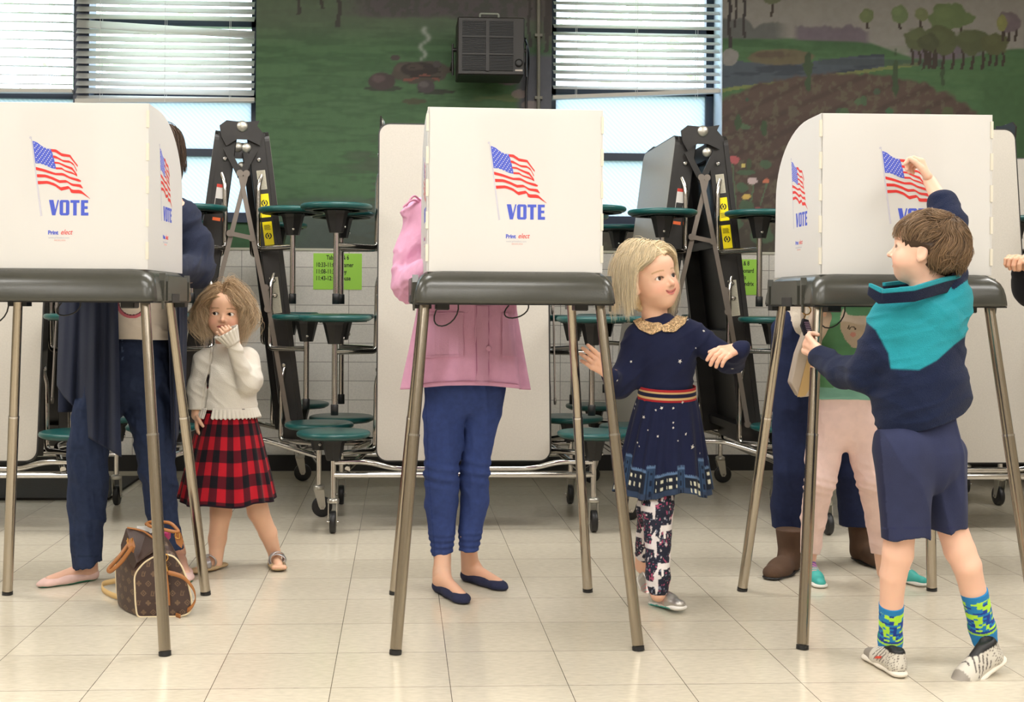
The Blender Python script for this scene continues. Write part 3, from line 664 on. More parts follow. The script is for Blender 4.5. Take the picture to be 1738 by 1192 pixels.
    # stools
    for (z,ox,pz,az) in ST:
        for s in (-1,1):
            for yy in (-1,1):
                x=s*ox; y=yy*.56
                st=MB().lathe([(.10,-.014),(.145,-.012),(.156,-.006),(.1585,.003),(.155,.010),(.148,.013),(.05,.010),(.001,.010)],36,frame((x,y,z),(1,0,0),(0,1,0),(0,0,1))).build('stool_seat',seatm,root)
                u=MB()
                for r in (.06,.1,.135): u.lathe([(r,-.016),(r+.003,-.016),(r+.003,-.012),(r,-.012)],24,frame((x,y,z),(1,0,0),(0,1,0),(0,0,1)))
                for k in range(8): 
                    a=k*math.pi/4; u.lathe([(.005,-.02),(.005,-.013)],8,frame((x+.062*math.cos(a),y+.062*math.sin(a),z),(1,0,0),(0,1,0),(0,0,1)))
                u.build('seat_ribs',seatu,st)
                b=MB(); 
                pr=[]
                for k in range(16):
                    pass
                b.lathe([(.058,z-.014),(.05,z-.03),(.032,z-.105),(.030,z-.112)],8,frame((x,y,0),(1,0,0),(0,1,0),(0,0,1)),smooth=False)
                b.build('seat_bracket',BLACK,st)
                MB().lathe([(.007,0),(.007,.006),(.003,.008)],10,frame((x,y-.034,z-.085),(1,0,0),(0,0,1),(0,-1,0))).build('bracket_bolt',CHROME,st)
                MB().tube([(x,y,z-.10),(x,y,pz)],.0125,14).build('post',CHROME,st)
                if pz>.2: MB().lathe([(.0165,-.005),(.0165,.04),(.0145,.042)],14,frame((x,y,pz-.02),(1,0,0),(0,1,0),(0,0,1))).build('rubber_tip',BLACK,st)
                # arm: from post inward, then up along the frame
                xi=s*(xl(az)-.105); xi2=s*(xl(az+.34)-.06)
                MB().tube([(x,y,az),(xi,yy*.386,az-.004),(xi,yy*.384,az+.05),(xi2,yy*.380,az+.30),(xi2+s*.02,yy*.36,az+.36)],.0125,12,bend=.05).build('support_arm',CHROME,st)
    # lower rails between the two ends
    r=MB()
    for s in (-1,1):
        r.tube([(s*.35,-.56,.245),(s*.35,.56,.245)],.0125,12); r.tube([(s*.35,-.56,.30),(s*.33,-.42,.30),(s*.29,-.30,.265),(s*.29,.30,.265),(s*.33,.42,.30),(s*.35,.56,.30)],.0125,12,bend=.05)
    for y in (-.5,.5): r.tube([(-.35,y,.27),(-.1,y*.8,.34),(.1,y*.8,.34),(.35,y,.27)],.0125,12,bend=.04)
    r.build('lower_rail',CHROME,root)
    for s in (-1,1):
        for yy in (-1,1):
            x,y=s*.35,yy*.56; ox,oy=(.035*s,-.03)
            c=MB().lathe([(.024,.125),(.026,.13),(.026,.142),(.016,.148)],16,frame((x,y,0),(1,0,0),(0,1,0),(0,0,1)))
            for q in (-.018,.018):
                pl=[(-.022,.125),(.02,.125),(ox/s*-1*.0+.008,.035),(-.016,.035)]
                c.prism([(a*1.,b_) for a,b_ in ((-.024,.126),(.022,.126),(.03,.05),(.022,.036),(.006,.036),(-.002,.05))],frame((x,y+q,0),(s,0,0),(0,0,1),(0,-s,0)),.003)
            cc=c.build('caster',mat('zinc_plate',(.6,.58,.52),.35,.9),root)
            MB().lathe([(.012,-.014),(.03,-.013),(.044,-.0125),(.047,-.008),(.047,.008),(.044,.0125),(.03,.013),(.012,.014)],26,frame((x+s*.015,y,.047),(1,0,0),(0,0,1),(0,-1,0))).build('wheel',BLACK,cc)
            MB().tube([(x+s*.015,y-.024,.047),(x+s*.015,y+.024,.047)],.006,10).build('axle',CHROME,cc)
    return root
T0=make_table()
gc=P(781.5,700,5.5)
tabs=[(T0,P(405,600,6.02)[0],6.02,.16,'folded stool table seen end-on behind the little girl in white'),
 (None,gc[0],5.5,math.pi/2,'folded stool table with cream top facing forward behind the pink coat'),
 (None,P(1157,600,5.98)[0],5.98,.0,'folded stool table seen end-on behind the girl in navy dress'),
 (None,P(-47,700,5.5)[0],5.5,math.pi/2,'folded stool table with cream top at far left behind woman in cardigan'),
 (None,P(1561,700,5.42)[0],5.42,math.pi/2,'folded stool table with cream top behind the right voting booth'),
 (None,P(1806,700,6.38)[0],6.38,math.radians(74),'folded stool table at far right edge, top in bluish light')]
for i,(o,x,y,rz,lab) in enumerate(tabs):
    o=T0 if i==0 else copy_tree(T0); o.location=(x,y,0); o.rotation_euler=(0,0,rz); tag(o,lab,'folding table','folded stool tables along the mural wall')
# =============== VOTING BOOTHS ===============
panm=mat('white_corrugated_plastic',hx(229,227,224),.42,var=.015,vscale=3,trans=.22); traym=mat('charcoal_moulded_plastic',hx(62,62,56),.25,var=.12,bump=.06,bscale=260)
redm=mat('print_red',hx(214,48,44),.5); blum=mat('print_blue',hx(70,88,196),.5); polem=mat('print_grey',hx(196,194,206),.5); whm=mat('print_white',hx(236,233,228),.5); fgm=mat('print_faint',hx(190,190,200),.5); frm=mat('print_faint_red',hx(224,176,168),.5)
KS=3.5/2036/5.675
STR=[([(358,232),(405,235),(460,272),(540,285),(570,330),(612,385)],[(365,258),(400,262),(460,300),(535,308),(560,338),(612,402)]),
([(374,292),(400,295),(470,335),(530,340),(570,365),(605,432)],[(380,315),(420,325),(480,355),(540,362),(575,388),(605,447)]),
([(388,352),(432,356),(500,385),(560,405),(606,470)],[(394,370),(435,374),(500,405),(560,430),(606,490)]),
([(402,405),(460,407),(490,430),(560,450),(608,480)],[(407,424),(462,426),(500,448),(580,474),(608,492)]),
([(215,403),(300,425),(400,460),(470,458),(540,495),(620,515),(645,530)],[(218,432),(300,450),(400,480),(478,484),(540,515),(620,540),(640,542)]),
([(226,472),(310,475),(380,500),(440,528),(500,525),(560,560),(640,565),(662,600)],[(229,502),(310,502),(380,525),(440,555),(515,550),(560,582),(620,590),(662,606)]),
([(234,538),(330,535),(400,560),(450,595),(525,582),(560,618),(640,618),(728,698)],[(238,568),(330,562),(400,585),(455,628),(535,608),(552,650),(650,652),(732,704)])]
def dens(l,n=24):
    l=np.array(l,float); t=np.linspace(0,1,len(l)); u=np.linspace(0,1,n)
    # catmull-ish smoothing through interpolation
    return np.stack([np.interp(u,t,l[:,0]),np.interp(u,t,l[:,1])],1)
def emblem(parent,M):
    """M maps (x right, y up, out) on the panel face to booth space"""
    def pt(c): return ((c[0]-423)*KS,(1373-c[1])*KS)
    def put(nm,polys,m,t=.0004):
        b=MB()
        for p in polys: b.prism([pt(q) for q in p],M,t)
        return b.build(nm,m,parent)
    b=MB()
    for top,bot in STR:
        A=dens(top);B=dens(bot); n=len(A); V=np.array([(*pt(a),.0005) for a in A]+[(*pt(a),.0005) for a in B]); V=V@M[:3,:3].T+M[:3,3]
        b.add(V,[(i,n+i,n+i+1,i+1) for i in range(n-1)])
    b.build('flag_stripes',redm,parent)
    put('flag_canton',[[(183,155),(205,162),(230,172),(260,196),(290,215),(322,228),(358,232),(380,300),(395,360),(407,420),(370,415),(330,398),(290,380),(250,370),(212,368)]],blum)
    st=[]
    for i in range(9):
        for j in range(6 if i%2==0 else 5):
            u=(j+(.5 if i%2==0 else 1))/6; v=(i+.6)/9.4
            a=np.array((183,155))*(1-u)+np.array((358,232))*u; d=np.array((212,368))*(1-u)+np.array((407,420))*u
            c_=a*(1-v)+d*v+np.array((0,8*math.sin(u*3.1))); st.append([(c_[0]+r*math.cos(k*math.pi/5+1.57),c_[1]+r*math.sin(k*math.pi/5+1.57)) for k in range(10) for r in ((6.2 if k%2==0 else 3.2),)])
    put('flag_stars',st,whm,.0008)
    ci=[(165+12*math.cos(k*.5236),125+12*math.sin(k*.5236)) for k in range(12)]
    put('flag_pole',[[(168,135),(176,134),(279,868),(262,872)],ci],polem)
    o1=[(455,716),(523,716),(535,730),(535,848),(523,862),(455,862),(443,848),(443,730)]; i1=[(477,738),(503,738),(503,840),(477,840)]
    q=[[(342,716),(384,716),(402,806),(424,716),(437,716),(403,862),(372,862)],
       [(455,716),(523,716),(535,730),(535,738),(443,738),(443,730)],[(443,840),(535,840),(535,848),(523,862),(455,862),(443,848)],[(443,738),(476,738),(476,840),(443,840)],[(503,738),(535,738),(535,840),(503,840)],
       [(545,716),(630,716),(630,742),(620,742),(545,742)],[(571,742),(604,742),(604,862),(571,862)],
       [(645,716),(678,716),(678,862),(645,862)],[(678,716),(712,716),(712,742),(678,742)],[(678,774),(708,774),(708,799),(678,799)],[(678,834),(715,834),(715,862),(678,862)]]
    put('vote_lettering',q,blum)
    def tx(s,cx,cy,size,m,**k):
        x,y=pt((cx,cy)); Mt=M.copy(); Mt[:3,3]=M[:3,3]+M[:3,0]*x+M[:3,1]*y; text_mesh(s,'small_lettering',size*KS,m,parent,Mt,**k)
    tx('Print',334,1043,52,blum,bold=.0006,sx=.95); tx('elect',452,1043,68,redm,shear=.35,sx=.82,bold=.0001)
    tx('www.printelect.com',338,1082,24,fgm); tx('800.842.0026',392,1106,20,frm)
def make_booth():
    root=empty('voting_booth')
    # local: x right, y away from camera, front panel plane y=0
    W_,D_,Hb,Ht=.515,.47,1.075,1.555
    pz=MB().box((-W_/2,0,Hb),(W_/2,.004,Ht),bev=.001).build('front_panel',panm,root)
    emblem(pz,frame((0,-.0002,Hb),(1,0,0),(0,0,1),(0,-1,0)))
    for s in (-1,1):
        prof=[(0,Hb),(0,Ht)]
        for k in range(13):
            a=math.radians(90-90*k/12); prof.append((.12+(D_-.13)*math.cos(a)*1.0,Ht-.22+.22*math.sin(a)))
        prof.append((D_,Hb))
        sp=MB().prism(prof,frame((s*(W_/2-.002),0,0),(0,1,0),(0,0,1),(1,0,0)),.004).build('side_panel',panm,root)
        # emblem on the outer face
        Me=frame((s*(W_/2+(.0022 if s>0 else -.0022)),D_*.46,Hb),(0,s,0),(0,0,1),(s,0,0)); emblem(sp,Me)
    nt_=MB()
    for s in (-1,1):
        for k in range(5): z=Hb+.03+k*.095; nt_.box((s*W_/2-.004,-.003,z),(s*W_/2+.004,.004,z+.05))
    nt_.build('corner_hinge_tape',mat('hinge_tape',hx(236,230,214),.4,trans=.2),root)
    sh=MB().box((-.105,.006,Hb+.20),(.105,.008,Ht-.012)).build('paper_holder',mat('inside_paper',hx(200,192,170),.6),root)
    # tray: rounded moulded case
    TW,TD_=.588,.53; y0=-.055; zb,zt=.985,1.082; R=[]; npt=None
    def rr_(w,d,r): return np.array(rrect(w,d,r,8))
    cy=y0+TD_/2
    for (z,ins) in [(zb-.002,.006),(zb,.0),(zb+.008,0),(zb+.03,.003),(zb+.05,.008),(zb+.066,.016),(zb+.080,.03),(zb+.089,.046),(zb+.095,.064),(zb+.097,.08)]:
        p=rr_(TW-2*ins*.75,TD_-2*ins,.035+ins*.2); R.append(np.column_stack([p[:,0],p[:,1]+cy,np.full(len(p),z)]))
    n_=len(R[0]); V=np.concatenate(R); Q=[(i*n_+k,i*n_+(k+1)%n_,(i+1)*n_+(k+1)%n_,(i+1)*n_+k) for i in range(len(R)-1) for k in range(n_)]
    Q.append(tuple((len(R)-1)*n_+k for k in range(n_))); Q.append(tuple(range(n_))[::-1])
    tr=meshobj('tray',V,Q,traym,root); 
    for s in (-1,1):
        b=MB()
        # raised side panel, ribs and recess notch
        X=s*TW/2
        for (ya,yb,o) in ((.085,.36,.004),):
            pr=[(ya,zb),(ya,zb+.058),(ya+.012,zb+.074),(yb-.012,zb+.074),(yb,zb+.058),(yb,zb)]
            b.prism(pr,frame((X-s*.012,0,0),(0,1,0),(0,0,1),(1,0,0)),s*.017)
        for ya in (.045,.39): b.prism([(ya,zb),(ya,zb+.06),(ya+.01,zb+.082),(ya+.016,zb+.06),(ya+.016,zb)],frame((X-s*.014,0,0),(0,1,0),(0,0,1),(1,0,0)),s*.018)
        b.build('side_moulding',traym,tr)
        MB().box((X-.006,.14,zb-.004),(X+.0062,.24,zb+.022)).build('latch_recess',BLACK,tr)
        MB().prism([(.035,zb+.02),(.055,zb+.02),(.052,zb-.022),(.046,zb-.024)],frame((X-s*.004,0,0),(0,1,0),(0,0,1),(1,0,0)),s*.006).build('latch_hook',traym,tr)
        MB().box((X*.86-.03,.40,zb-.02),(X*.86+.03,.45,zb)).build('corner_block',BLACK,tr)
    MB().box((-TW/2+.008,y0+.012,zb-.006),(TW/2-.008,y0+TD_-.01,zb-.0015)).build('bottom_rim',BLACK,tr)
    b=MB()
    for x in (-.21,.2): b.box((x-.02,y0+.06,zb-.022),(x+.02,y0+.12,zb-.002),bev=.003)
    b.build('cable_clip',BLACK,tr)
    for (x,L_) in ((-.16,.065),(.05,.04)):
        b=MB(); pts=[]
        for k in range(13): a=k/12*math.pi*1.35-.2; pts.append((x-.06*(1-math.cos(a))*.6,.06+.01*k/12,zb-.005-L_*math.sin(a*.74+.1)))
        b.tube(pts,.0022,8).build('cable_loop',BLACK,tr)
    # legs
    feet=[(-.345,-.13),(.345,-.13),(-.335,.56),(.325,.56)]; tops=[(-.262,.0),(.253,.0),(-.25,.40),(.235,.40)]
    for (fx,fy),(tx_,ty) in zip(feet,tops):
        t=np.array((tx_,ty,zb-.002)); f=np.array((fx,fy,0.0)); m_=t*(1-.385)+f*.385
        l=MB().tube([t,m_],[.0145,.0155],16).build('leg',LEGM,root)
        MB().tube([m_,f*.985+t*.015],[.0168,.0168],16).build('lower_leg',LEGM,l)
        MB().tube([m_+(t-f)*.003,m_-(t-f)*.003],.0175,16).build('leg_collar',CHROME,l)
        MB().tube([f*.988+t*.012,f],.0175,16).build('rubber_foot',BLACK,l)
    return root
B0=make_booth()
YP=3.50
def bl_(px,rz,Y=YP): return P(px,300,Y)[0]
for i,(px,rz,Y,lab) in enumerate(((874.5,.025,YP,'middle voting booth, legs straddling the woman in pink coat'),(98,-.03,YP+.01,'left voting booth with brown monogram handbag at its legs'),(1538,-.02,YP,'right voting booth the boy in teal fleece touches'))):
    o=B0 if i==0 else copy_tree(B0); o.location=(bl_(px,rz,Y),Y,0); o.rotation_euler=(0,0,rz); tag(o,lab,'voting booth','white voting booths with flag prints')
# =============== PEOPLE ===============
skin_m=mat('skin',rough=.48,attr=True,sss=.12,bump=.04,bscale=500)
cloth_m=mat('woven_cloth',rough=.9,attr=True,bump=.3,bscale=500,spec=.2,sheen=.05,var=.06,vscale=30)
denim_m=mat('denim',rough=.9,spec=.2,attr=True,bump=.35,bscale=600,var=.12,vscale=60)
fleece_m=mat('fleece',rough=1.,attr=True,bump=.8,bscale=420,sheen=.08,spec=.1)
knit_m=mat('fine_knit',rough=.9,attr=True,bump=.6,bscale=420,sheen=.05,spec=.2)
hair_m=mat('hair_strands',rough=.42,attr=True,spec=.35)
shoe_m=mat('shoe_material',rough=.5,attr=True,bump=.1,bscale=300)
shiny_m=mat('metallic_leather',rough=.28,metal=.7,attr=True,bump=.25,bscale=220)
eye_m=mat('eyeball',rough=.08,attr=True,coat=.5)
suede_m=mat('suede',rough=.95,attr=True,bump=.3,bscale=350,var=.15,vscale=20)
def rotm(yaw,pitch=0,roll=0):
    """columns: right x, -forward y, up z. yaw 0 faces the camera (-y); positive yaw turns the face towards image right"""
    return np.array(Matrix.Rotation(yaw,3,'Z')@Matrix.Rotation(pitch,3,'X')@Matrix.Rotation(roll,3,'Y'))
def head_parts(c,s,R,skin,lip=(196,104,98),age='child',smile=0.,cheek=(226,150,128),neck_to=None,gaze=(0,0),eyec=(70,52,40),brow=(150,120,84),ears=True,nose=1.,mouth=True,neck_r=.2,blink=0):
    """c centre, s head height chin to crown (m), R orientation"""
    c=np.asarray(c,float); L=lambda x,y,z: c+R@(np.array((x,y,z),float)*s); e=lambda p,r,Rr=None: ell(L(*p),np.array(r)*s,R if Rr is None else R@Rr)
    k=.06*s; ad = age!='child'
    pr=[e((0,.07,.13),(.365,.44,.37)),e((0,-.06,-.12),(.31,.33,.33 if not ad else .35)),e((0,-.19,-.36),(.13,.13,.13)),e((-.15,-.19,-.2),(.13,.15,.14)),e((.15,-.19,-.2),(.13,.15,.14)),
        e((0,-.24,.2),(.24,.14,.16)),e((0,-.08,-.33),(.19,.22,.13))]
    f=su(.1*s,*pr)
    f=sb(f,e((-.15,-.415,-.015),(.085,.07,.05)),.05*s); f=sb(f,e((.15,-.415,-.015),(.085,.07,.05)),.05*s)
    f=su(.035*s,f,rc(L(0,-.345,.0),L(0,-.40-.03*nose,-.125),.022*s,.040*s),e((-.04,-.375,-.145),(.032,.035,.026)),e((.04,-.375,-.145),(.032,.035,.026)))
    f=sb(f,e((-.022,-.405,-.175),(.012,.016,.012)),.01*s); f=sb(f,e((.022,-.405,-.175),(.012,.016,.012)),.01*s)
    mz=-.262
    if mouth:
        f=su(.02*s,f,*[e((sx*.045,-.345+.035*abs(sx)*.3,mz+.016+smile*.008),(.058,.028,.015)) for sx in (-1,1)],e((0,-.342,mz-.022),(.072,.030,.02)))
        def mouthcut(p):
            q=((p-c)@R)/s; zc=mz-.003+smile*.9*q[:,0]**2*6; w=.095+.02*smile
            return (np.maximum(np.maximum(np.abs(q[:,2]-zc)-.0028,np.abs(q[:,0])-w),q[:,1]+.30))*s
        g=f; f=F(lambda p,g=g:np.maximum(g(p),-mouthcut(p)),g.lo,g.hi)
    # eyelids and openings
    er=.072
    for sx in (-1,1):
        f=su(.03*s,f,e((sx*.148,-.262,-.012),(er+.012,er+.012,er+.006)))
        f=sb(f,e((sx*.150,-.345,-.012),(.064,.065,.034*(1-blink))),.006*s)
    if ears:
        for sx in (-1,1):
            ear=su(.02*s,e((sx*.36,.04,-.07),(.028,.078,.105)),e((sx*.345,.015,-.15),(.03,.04,.045)))
            ear=sb(ear,e((sx*.392,.03,-.06),(.022,.045,.07)),.02*s); f=su(.03*s,f,ear)
    if neck_to is not None: f=su(.09*s,f,rc(L(0,.08,-.28),neck_to,neck_r*s,neck_r*s*1.05))
    sk=lin(skin); lp=lin(lip); ck=lin(cheek)
    def col(V):
        q=((V-c)@R)/s; C=np.repeat(sk[None],len(V),0)
        def bld(m,cc): 
            nonlocal C; m=np.clip(m,0,1)[:,None]; C=C*(1-m)+cc*m
        for sx in (-1,1): bld(.5*np.exp(-(((q[:,0]-sx*.19)/.1)**2+((q[:,2]+.17)/.09)**2))*(q[:,1]<-.1),ck)
        bld(.25*np.exp(-(((q[:,0])/.05)**2+((q[:,2]+.13)/.05)**2))*(q[:,1]<-.3),ck)
        if mouth:
            zc=mz-.003+smile*5.4*q[:,0]**2
            m=((np.abs(q[:,0])<.105)&(q[:,1]<-.27)); zz=(q[:,2]-zc)/(.034*np.sqrt(np.clip(1-(q[:,0]/.108)**2,0.02,1))); bld(m*sm(1.25-np.abs(zz),0,.4)*.85,lp)
            bld(m*(np.abs(q[:,2]-zc)<.006)*.8,lin((110,50,48)))
        for sx in (-1,1):
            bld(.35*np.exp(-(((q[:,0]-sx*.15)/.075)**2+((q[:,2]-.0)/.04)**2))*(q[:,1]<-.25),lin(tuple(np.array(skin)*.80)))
            bld(sm(.016-np.abs(q[:,2]-(.108-1.6*(np.abs(q[:,0])-.15)**2-.06*(np.abs(q[:,0])-.08))),0,.012)*(np.abs(np.abs(q[:,0])-.155)<.085)*(q[:,1]<-.2)*.7,lin(brow))
            # lash line
            ex=(q[:,0]-sx*.150)/.066; ez=(q[:,2]+.012)/.036; rr_=np.sqrt(ex**2+ez**2); bld(np.exp(-((rr_-1.0)/.13)**2)*(q[:,1]<-.28)*(q[:,2]>-.02)*.85,lin((60,42,34)))
        return C
    eyes=[]
    for sx in (-1,1):
        ec=L(sx*.148,-.262,-.012); gd=nrm(R@np.array((gaze[0],-1,gaze[1])))
        def ecol(V,ec=ec,gd=gd):
            a=np.arccos(np.clip(((V-ec)/np.linalg.norm(V-ec,axis=1)[:,None])@gd,-1,1)); C=np.repeat(lin((228,222,216))[None],len(V),0)
            C[a<.50]=lin(eyec); C[a<.22]=lin((10,9,9)); C[(a<.54)&(a>.46)]=lin(tuple(np.array(eyec)*.5)); return C
        eyes.append((ec,er*s,gd,ecol))
    return f,col,eyes,L
def build_eyes(root,eyes):
    for ec,r,gd,ecol in eyes:
        u=nrm(np.cross(gd,(0,0,1))); w=np.cross(u,gd); b=MB().lathe([(r*math.sin(a),-r*math.cos(a)) for a in np.linspace(.01,math.pi-.01,40)],40,frame(ec,u,w,gd))
        V=np.array(b.v); o=meshobj('eye',V,b.f,eye_m,root,ecol(V),world=True)
def hand_sdf(w,dirf,nrmp,thumb,L,curl=(.4,.4,.4,.4),spread=.06,tcurl=.5,side=1,tang=.9):
    """w wrist point; dirf finger direction; nrmp palm normal (palm side); thumb: side sign derived; L hand length"""
    y=nrm(dirf); z=nrm(np.asarray(nrmp)-y*np.dot(nrmp,y)); x=np.cross(y,z)*side; w=np.asarray(w,float)
    T=lambda a,b,c: w+(x*a+y*b+z*c)*L
    fs=[]
    palm=su(.06*L,rc(T(.13,.10,0),T(.19,.46,0),.085*L,.085*L,z,.85),rc(T(-.05,.08,0),T(-.15,.44,.0),.09*L,.075*L,z,.85),rc(T(.02,.06,0),T(.02,.46,0),.10*L,.085*L,z,.85),rc(T(0,-.16,0),T(0,.1,0),.14*L,.135*L,z,.8))
    tips=[]
    for i,(bx,ln,r) in enumerate(((.195,.43,.062),(.07,.47,.064),(-.055,.44,.062),(-.17,.35,.054))):
        p=T(bx,.47-abs(i-1)*.015,0); a=-0.0; sp=(bx)*spread*6
        d0=y+x*sp*.5; d0=nrm(d0); ang=0; pts=[p]; segs=(.45,.30,.25)
        for k in range(3):
            ang+=curl[i]*(.9,1.1,.8)[k]; d=d0*math.cos(ang)+z*math.sin(ang); pts.append(pts[-1]+d*ln*segs[k]*L)
        R_=[r*L,r*L*.95,r*L*.86,r*L*.74]; fs.append(su(.012*L,*[rc(pts[j],pts[j+1],R_[j],R_[j+1]) for j in range(3)]))
        tips.append((pts[-1],d,z))
    tb=T(.15,.10,.02); td=nrm(x*math.sin(tang)+y*math.cos(tang)+z*.25); t1=tb+td*.24*L; td2=nrm(td*math.cos(tcurl*.5)+y*math.sin(tcurl*.5)*.6+z*math.sin(tcurl*.5)*.5); t2=t1+td2*.19*L; td3=nrm(td2+z*tcurl*.4+y*tcurl*.3-x*tcurl*.2); t3=t2+td3*.13*L
    th=su(.02*L,rc(tb,t1,.085*L,.07*L),rc(t1,t2,.068*L,.06*L),rc(t2,t3,.06*L,.052*L))
    h=palm
    fing=su(.008*L,*fs); h=su(.045*L,h,fing); h=su(.05*L,h,th)
    return h
def strands(cap,roots,dirs,length,steps,r,off_,flow,col,root,m=hair_m,name='hair_strands',parent=None,seed=1,taper=.25,avoid=None):
    rs=np.random.RandomState(seed); N=len(roots); Pp=roots.copy(); D=dirs.copy(); out=[Pp.copy()]
    ds=(np.asarray(length)/steps)*np.ones(N); eps=.002
    for k in range(steps):
        D=flow(Pp,D,k/steps); D/=np.linalg.norm(D,axis=1)[:,None]; Q=Pp+D*ds[:,None]
        for it in range(2):
            d=cap(Q); g=np.stack([cap(Q+np.eye(3)[i]*eps)-cap(Q-np.eye(3)[i]*eps) for i in range(3)],1)/(2*eps); g/=np.linalg.norm(g,axis=1)[:,None]+1e-9
            o_=off_*(.3+1.0*((np.arange(N)*.618)%1)); push=np.maximum(o_-d,0); pull=np.minimum(np.maximum(d-o_-.004,0),.004)*(0 if k/steps>.5 else 1); Q=Q+g*(push-pull*0)[:,None]
        D=Q-Pp; Pp=Q; out.append(Pp.copy())
    A=np.array(out)  # steps+1,N,3
    if avoid is not None:
        kp=~np.any(np.stack([avoid(a_) for a_ in A]),0); A=A[:,kp]; N=A.shape[1]
    T=np.gradient(A,axis=0); T/=np.linalg.norm(T,axis=2)[...,None]+1e-9
    ref=rs.randn(N,3); U=np.cross(T,ref[None]); U/=np.linalg.norm(U,axis=2)[...,None]+1e-9; Wd=np.cross(T,U)
    rad=r*(1-(1-taper)*np.linspace(0,1,steps+1)**2)[:,None,None]
    ring=[A+rad*(math.cos(a)*U+math.sin(a)*Wd) for a in (0,2.094,4.189)]
    V=np.stack(ring,2)  # steps+1,N,3(ring),3
    V=V.transpose(1,0,2,3).reshape(-1,3); n1=steps+1
    i=np.arange(N)[:,None,None]*n1*3; j=np.arange(steps)[None,:,None]*3; kk=np.arange(3)[None,None]; k2=(kk+1)%3
    Q=np.stack([i+j+kk,i+j+k2,i+j+3+k2,i+j+3+kk],-1).reshape(-1,4)
    C=col(rs,N,n1)  # N,n1,3
    C=np.repeat(C[:,:,None],3,2).reshape(-1,3)
    return V,Q,C
def haircol(base,var=.25,tip=None):
    b=lin(base)
    def f(rs,N,n1):
        C=b[None]*(1+var*rs.randn(N,1)).clip(.45,1.8); C=np.repeat(C[:,None],n1,1)
        if tip is not None: t=np.linspace(0,1,n1)[None,:,None]; C=C*(1-t)+C*t*(lin(tip)/b)
        return C
    return f
def body_mesh(root,items): return sdf_multi('body',items,skin_m,root)
def wrink(p,amp,sc=30,dirv=(0,0,1),st=.35):
    q=p*1.0; d=np.asarray(dirv,float); k=(q@d)[:,None]*d[None]; q=(q-k)*st+k; n_=fbm(q+3.3,sc,2); return amp*np.clip(.75-np.abs(n_-.5)*9,-1,1)*.75+amp*(n_-.5)*.8
def uni(c):
    cc=lin(c); return lambda V: np.repeat(cc[None],len(V),0)
def shoe(root,heel,d,L,W_,up,sole,rise=0.,h=.5,name='shoe',solecol=(225,220,214),upcol=(200,198,196),colf=None,matu=None,collar=.42,roll=0):
    """low shoe: heel point on ground, d horizontal direction, L length; rise pitches the heel up"""
    d=nrm((d[0],d[1],0)); x=np.cross(d,(0,0,1)); z=np.array((0,0,1.))
    if rise:
        cs,sn=math.cos(rise),math.sin(rise); d2=d*cs-z*sn; z2=z*cs+d*sn; d,z=d2,z2
    if roll: cs,sn=math.cos(roll),math.sin(roll); x,z=x*cs+z*sn,z*cs-x*sn
    o=np.asarray(heel,float); T=lambda a,b,c:o+x*a*L+d*b*L+z*c*L
    sl=su(.04*L,rc(T(0,.12,.05),T(0,.45,.05),.125*L,.11*L,z,.42),rc(T(0,.45,.05),T(.015,.82,.05),.115*L,.15*L,z,.36))
    upf=su(.08*L,rc(T(0,.14,.14),T(0,.15,.30),.115*L,.105*L),rc(T(0,.2,.16),T(.01,.62,.12),.12*L,.115*L),rc(T(.01,.6,.11),T(.015,.85,.10),.125*L,.105*L,z,.8),rc(T(0,.28,.30),T(.01,.6,.16),.07*L,.09*L))
    upf=sb(upf,rc(T(0,.13,.42),T(0,.27,.46),.085*L),.02*L)
    fr=np.stack([x,d,z],1)
    su_=sdf(name,upf,L/60,matu or shoe_m,root,(lambda V: colf((V-o)@fr/L)) if colf else uni(upcol))
    s2=sdf('sole',sl,L/55,mat('rubber_sole',rough=.6,attr=True),su_,(lambda V: solecol((V-o)@fr/L)) if callable(solecol) else uni(solecol),world=False) if False else None
    V,Q=surfnets(sl,L/55); cc=solecol((V-o)@fr/L) if callable(solecol) else uni(solecol)(V)
    meshobj('shoe_sole',V,Q,mat('rubber_sole',rough=.6,attr=True),su_,cc,world=True)
    return su_,T
def person(lab,loc): 
    r=empty('person',loc); tag(r,lab,'person'); return r

def pants(J,legs,Y,waist=None,kc=.008,kl=.008,z=None):
    """legs: lists of (px centre, py, width in px, depth offset)"""
    k=Y/FPX/2; fs=[]
    for lg in legs:
        fs.append(chain([J(x,y,d) for x,y,w,d in lg],[w*k for x,y,w,d in lg],k=kc))
    f=su(kl,*fs)
    return su(.03,f,waist) if waist is not None else f
